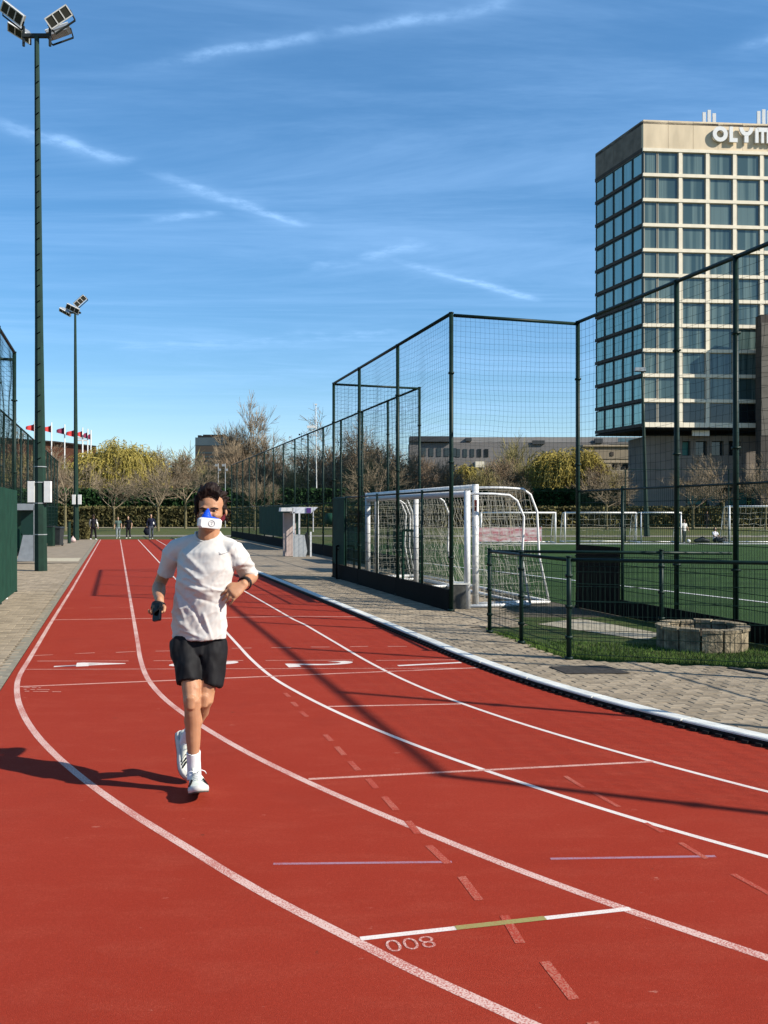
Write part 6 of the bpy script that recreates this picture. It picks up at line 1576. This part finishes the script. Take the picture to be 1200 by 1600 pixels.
    ell(tr_, [W(0, 0, hz + .06), W(0, 0, hz - .04)], [(.15 * s, .11 * s), (.16 * s, .115 * s)], rot @ Vector((1, 0, 0)), 12)
    vox('body', b, .0085 * s, sk, t, 1); vox('top', tp, .014, tm, t, 1, lambda p, n: p + n * noise.noise(p * 14) * .008); vox('trousers', tr_, .014, pm_, t, 1, lambda p, n: p + n * noise.noise(p * 12) * .008)
    hb_ = MB(); ell(hb_, [W(0, .035, 1.60 + dz_), W(0, .02, 1.69 + dz_), W(0, .01, 1.735 + dz_)], [(.078 * s, .082 * s), (.080 * s, .098 * s), (.05 * s, .06 * s)], rot @ Vector((1, 0, 0)), 12)
    vox('hair', hb_, .012, mat('hair_' + label[:10], hair_c, .6, .4, 40), t, 1, lambda p, n: p + n * noise.noise(p * 40) * .008)
    return t
small_person(G(146, 843.5), 1.56, math.pi - .1, 'distant walker seen from behind in a dark vest with white sleeves, leftmost of four', ((.022, .020, .026), (.012, .010, .012)), .28, .3, sleeves=(.70, .68, .62), armout=.12)
small_person(G(184.5, 841.5), 1.40, .2, 'distant youngster in a grey green top and pale trousers, second from the left', ((.10, .15, .13), (.22, .26, .27)), .12, .15)
small_person(G(200.5, 841.5), 1.45, -.1, 'distant youngster in a black T-shirt and dark trousers, third from the left', ((.010, .010, .013), (.022, .020, .024)), .15, .2, armout=.13)
small_person(G(236, 842.5), 1.58, .35, 'distant person in a dark top carrying a big round bag, rightmost of the four', ((.012, .016, .035), (.07, .08, .10)), .18, .3, sleeves='long')
b_ = G(229.5, 842) + Vector((0, 0, .50)); bgg = thing('sports_bag', b_, 'dark round bag carried by the rightmost distant person', 'bag')
mb = MB(); ell(mb, [b_ + Vector((0, 0, -.16)), b_, b_ + Vector((0, 0, .16))], [(.16, .12), (.24, .16), (.15, .11)]); part(mb, 'bag_body', mat('navy_bag', (.010, .013, .024), .7, .2, 9), bgg, True)
part(MB().tube([b_ + Vector((0, 0, .2)), b_ + Vector((.08, 0, .36)), b_ + Vector((.16, 0, .22))], .015, 6), 'handle', M['black'], bgg)
b_ = G(240.5, 842) + Vector((0, -.2, 1.02)); cp = thing('white_ball', b_, 'small white ball held by the rightmost distant person', 'ball')
part(MB().lathe([(.001, -.11), (.07, -.085), (.11, 0), (.07, .085), (.001, .11)], b_, 14), 'ball_skin', M['white_metal'], cp, True)
small_person(G(1069, 848.5), 1.30, .4, 'child in a white shirt standing across the pitch behind the fence post', ((.72, .70, .66), (.035, .05, .05)), .1, .2)
small_person(G(1117, 847), 1.50, .5, 'person in pale clothes sitting on the ground across the pitch', ((.62, .62, .66), (.05, .05, .06)), sit=True)
small_person(G(1104.5, 825.5), 1.85, .2, 'dark clothed person standing by the far hedge between the last two fence posts', ((.012, .012, .014), (.012, .012, .014)), .1, .1, sleeves='long')
for k, (px, py, w_, lab) in enumerate(((1097, 848, .75, 'dark bag heap lying left of the sitting person'), (1131, 848, .62, 'dark bag lying right of the sitting person'))):
    b_ = G(px, py); q = thing('kit_bag', b_, lab, 'bag'); mb = MB(); ell(mb, [b_ + Vector((-w_ / 2, 0, .10)), b_ + Vector((0, 0, .17)), b_ + Vector((w_ / 2, 0, .10))], [(.08, .10), (.14, .17), (.08, .09)], (0, 1, 0)); part(mb, 'bag_body', M['dark_grey'], q, True)
    part(MB().tube([b_ + Vector((-.15, -.05, .25)), b_ + Vector((0, -.05, .36)), b_ + Vector((.15, -.05, .25))], .015, 6), 'handle', M['black'], q)
b_ = G(1076, 848.5) + Vector((0, 0, .11)); q = thing('football', b_, 'white football at the feet of the child across the pitch', 'ball')
part(MB().lathe([(.001, -.11), (.07, -.085), (.11, 0), (.07, .085), (.001, .11)], b_, 14), 'ball_skin', M['white_metal'], q, True)
#P1#
bpy.context.view_layer.update()
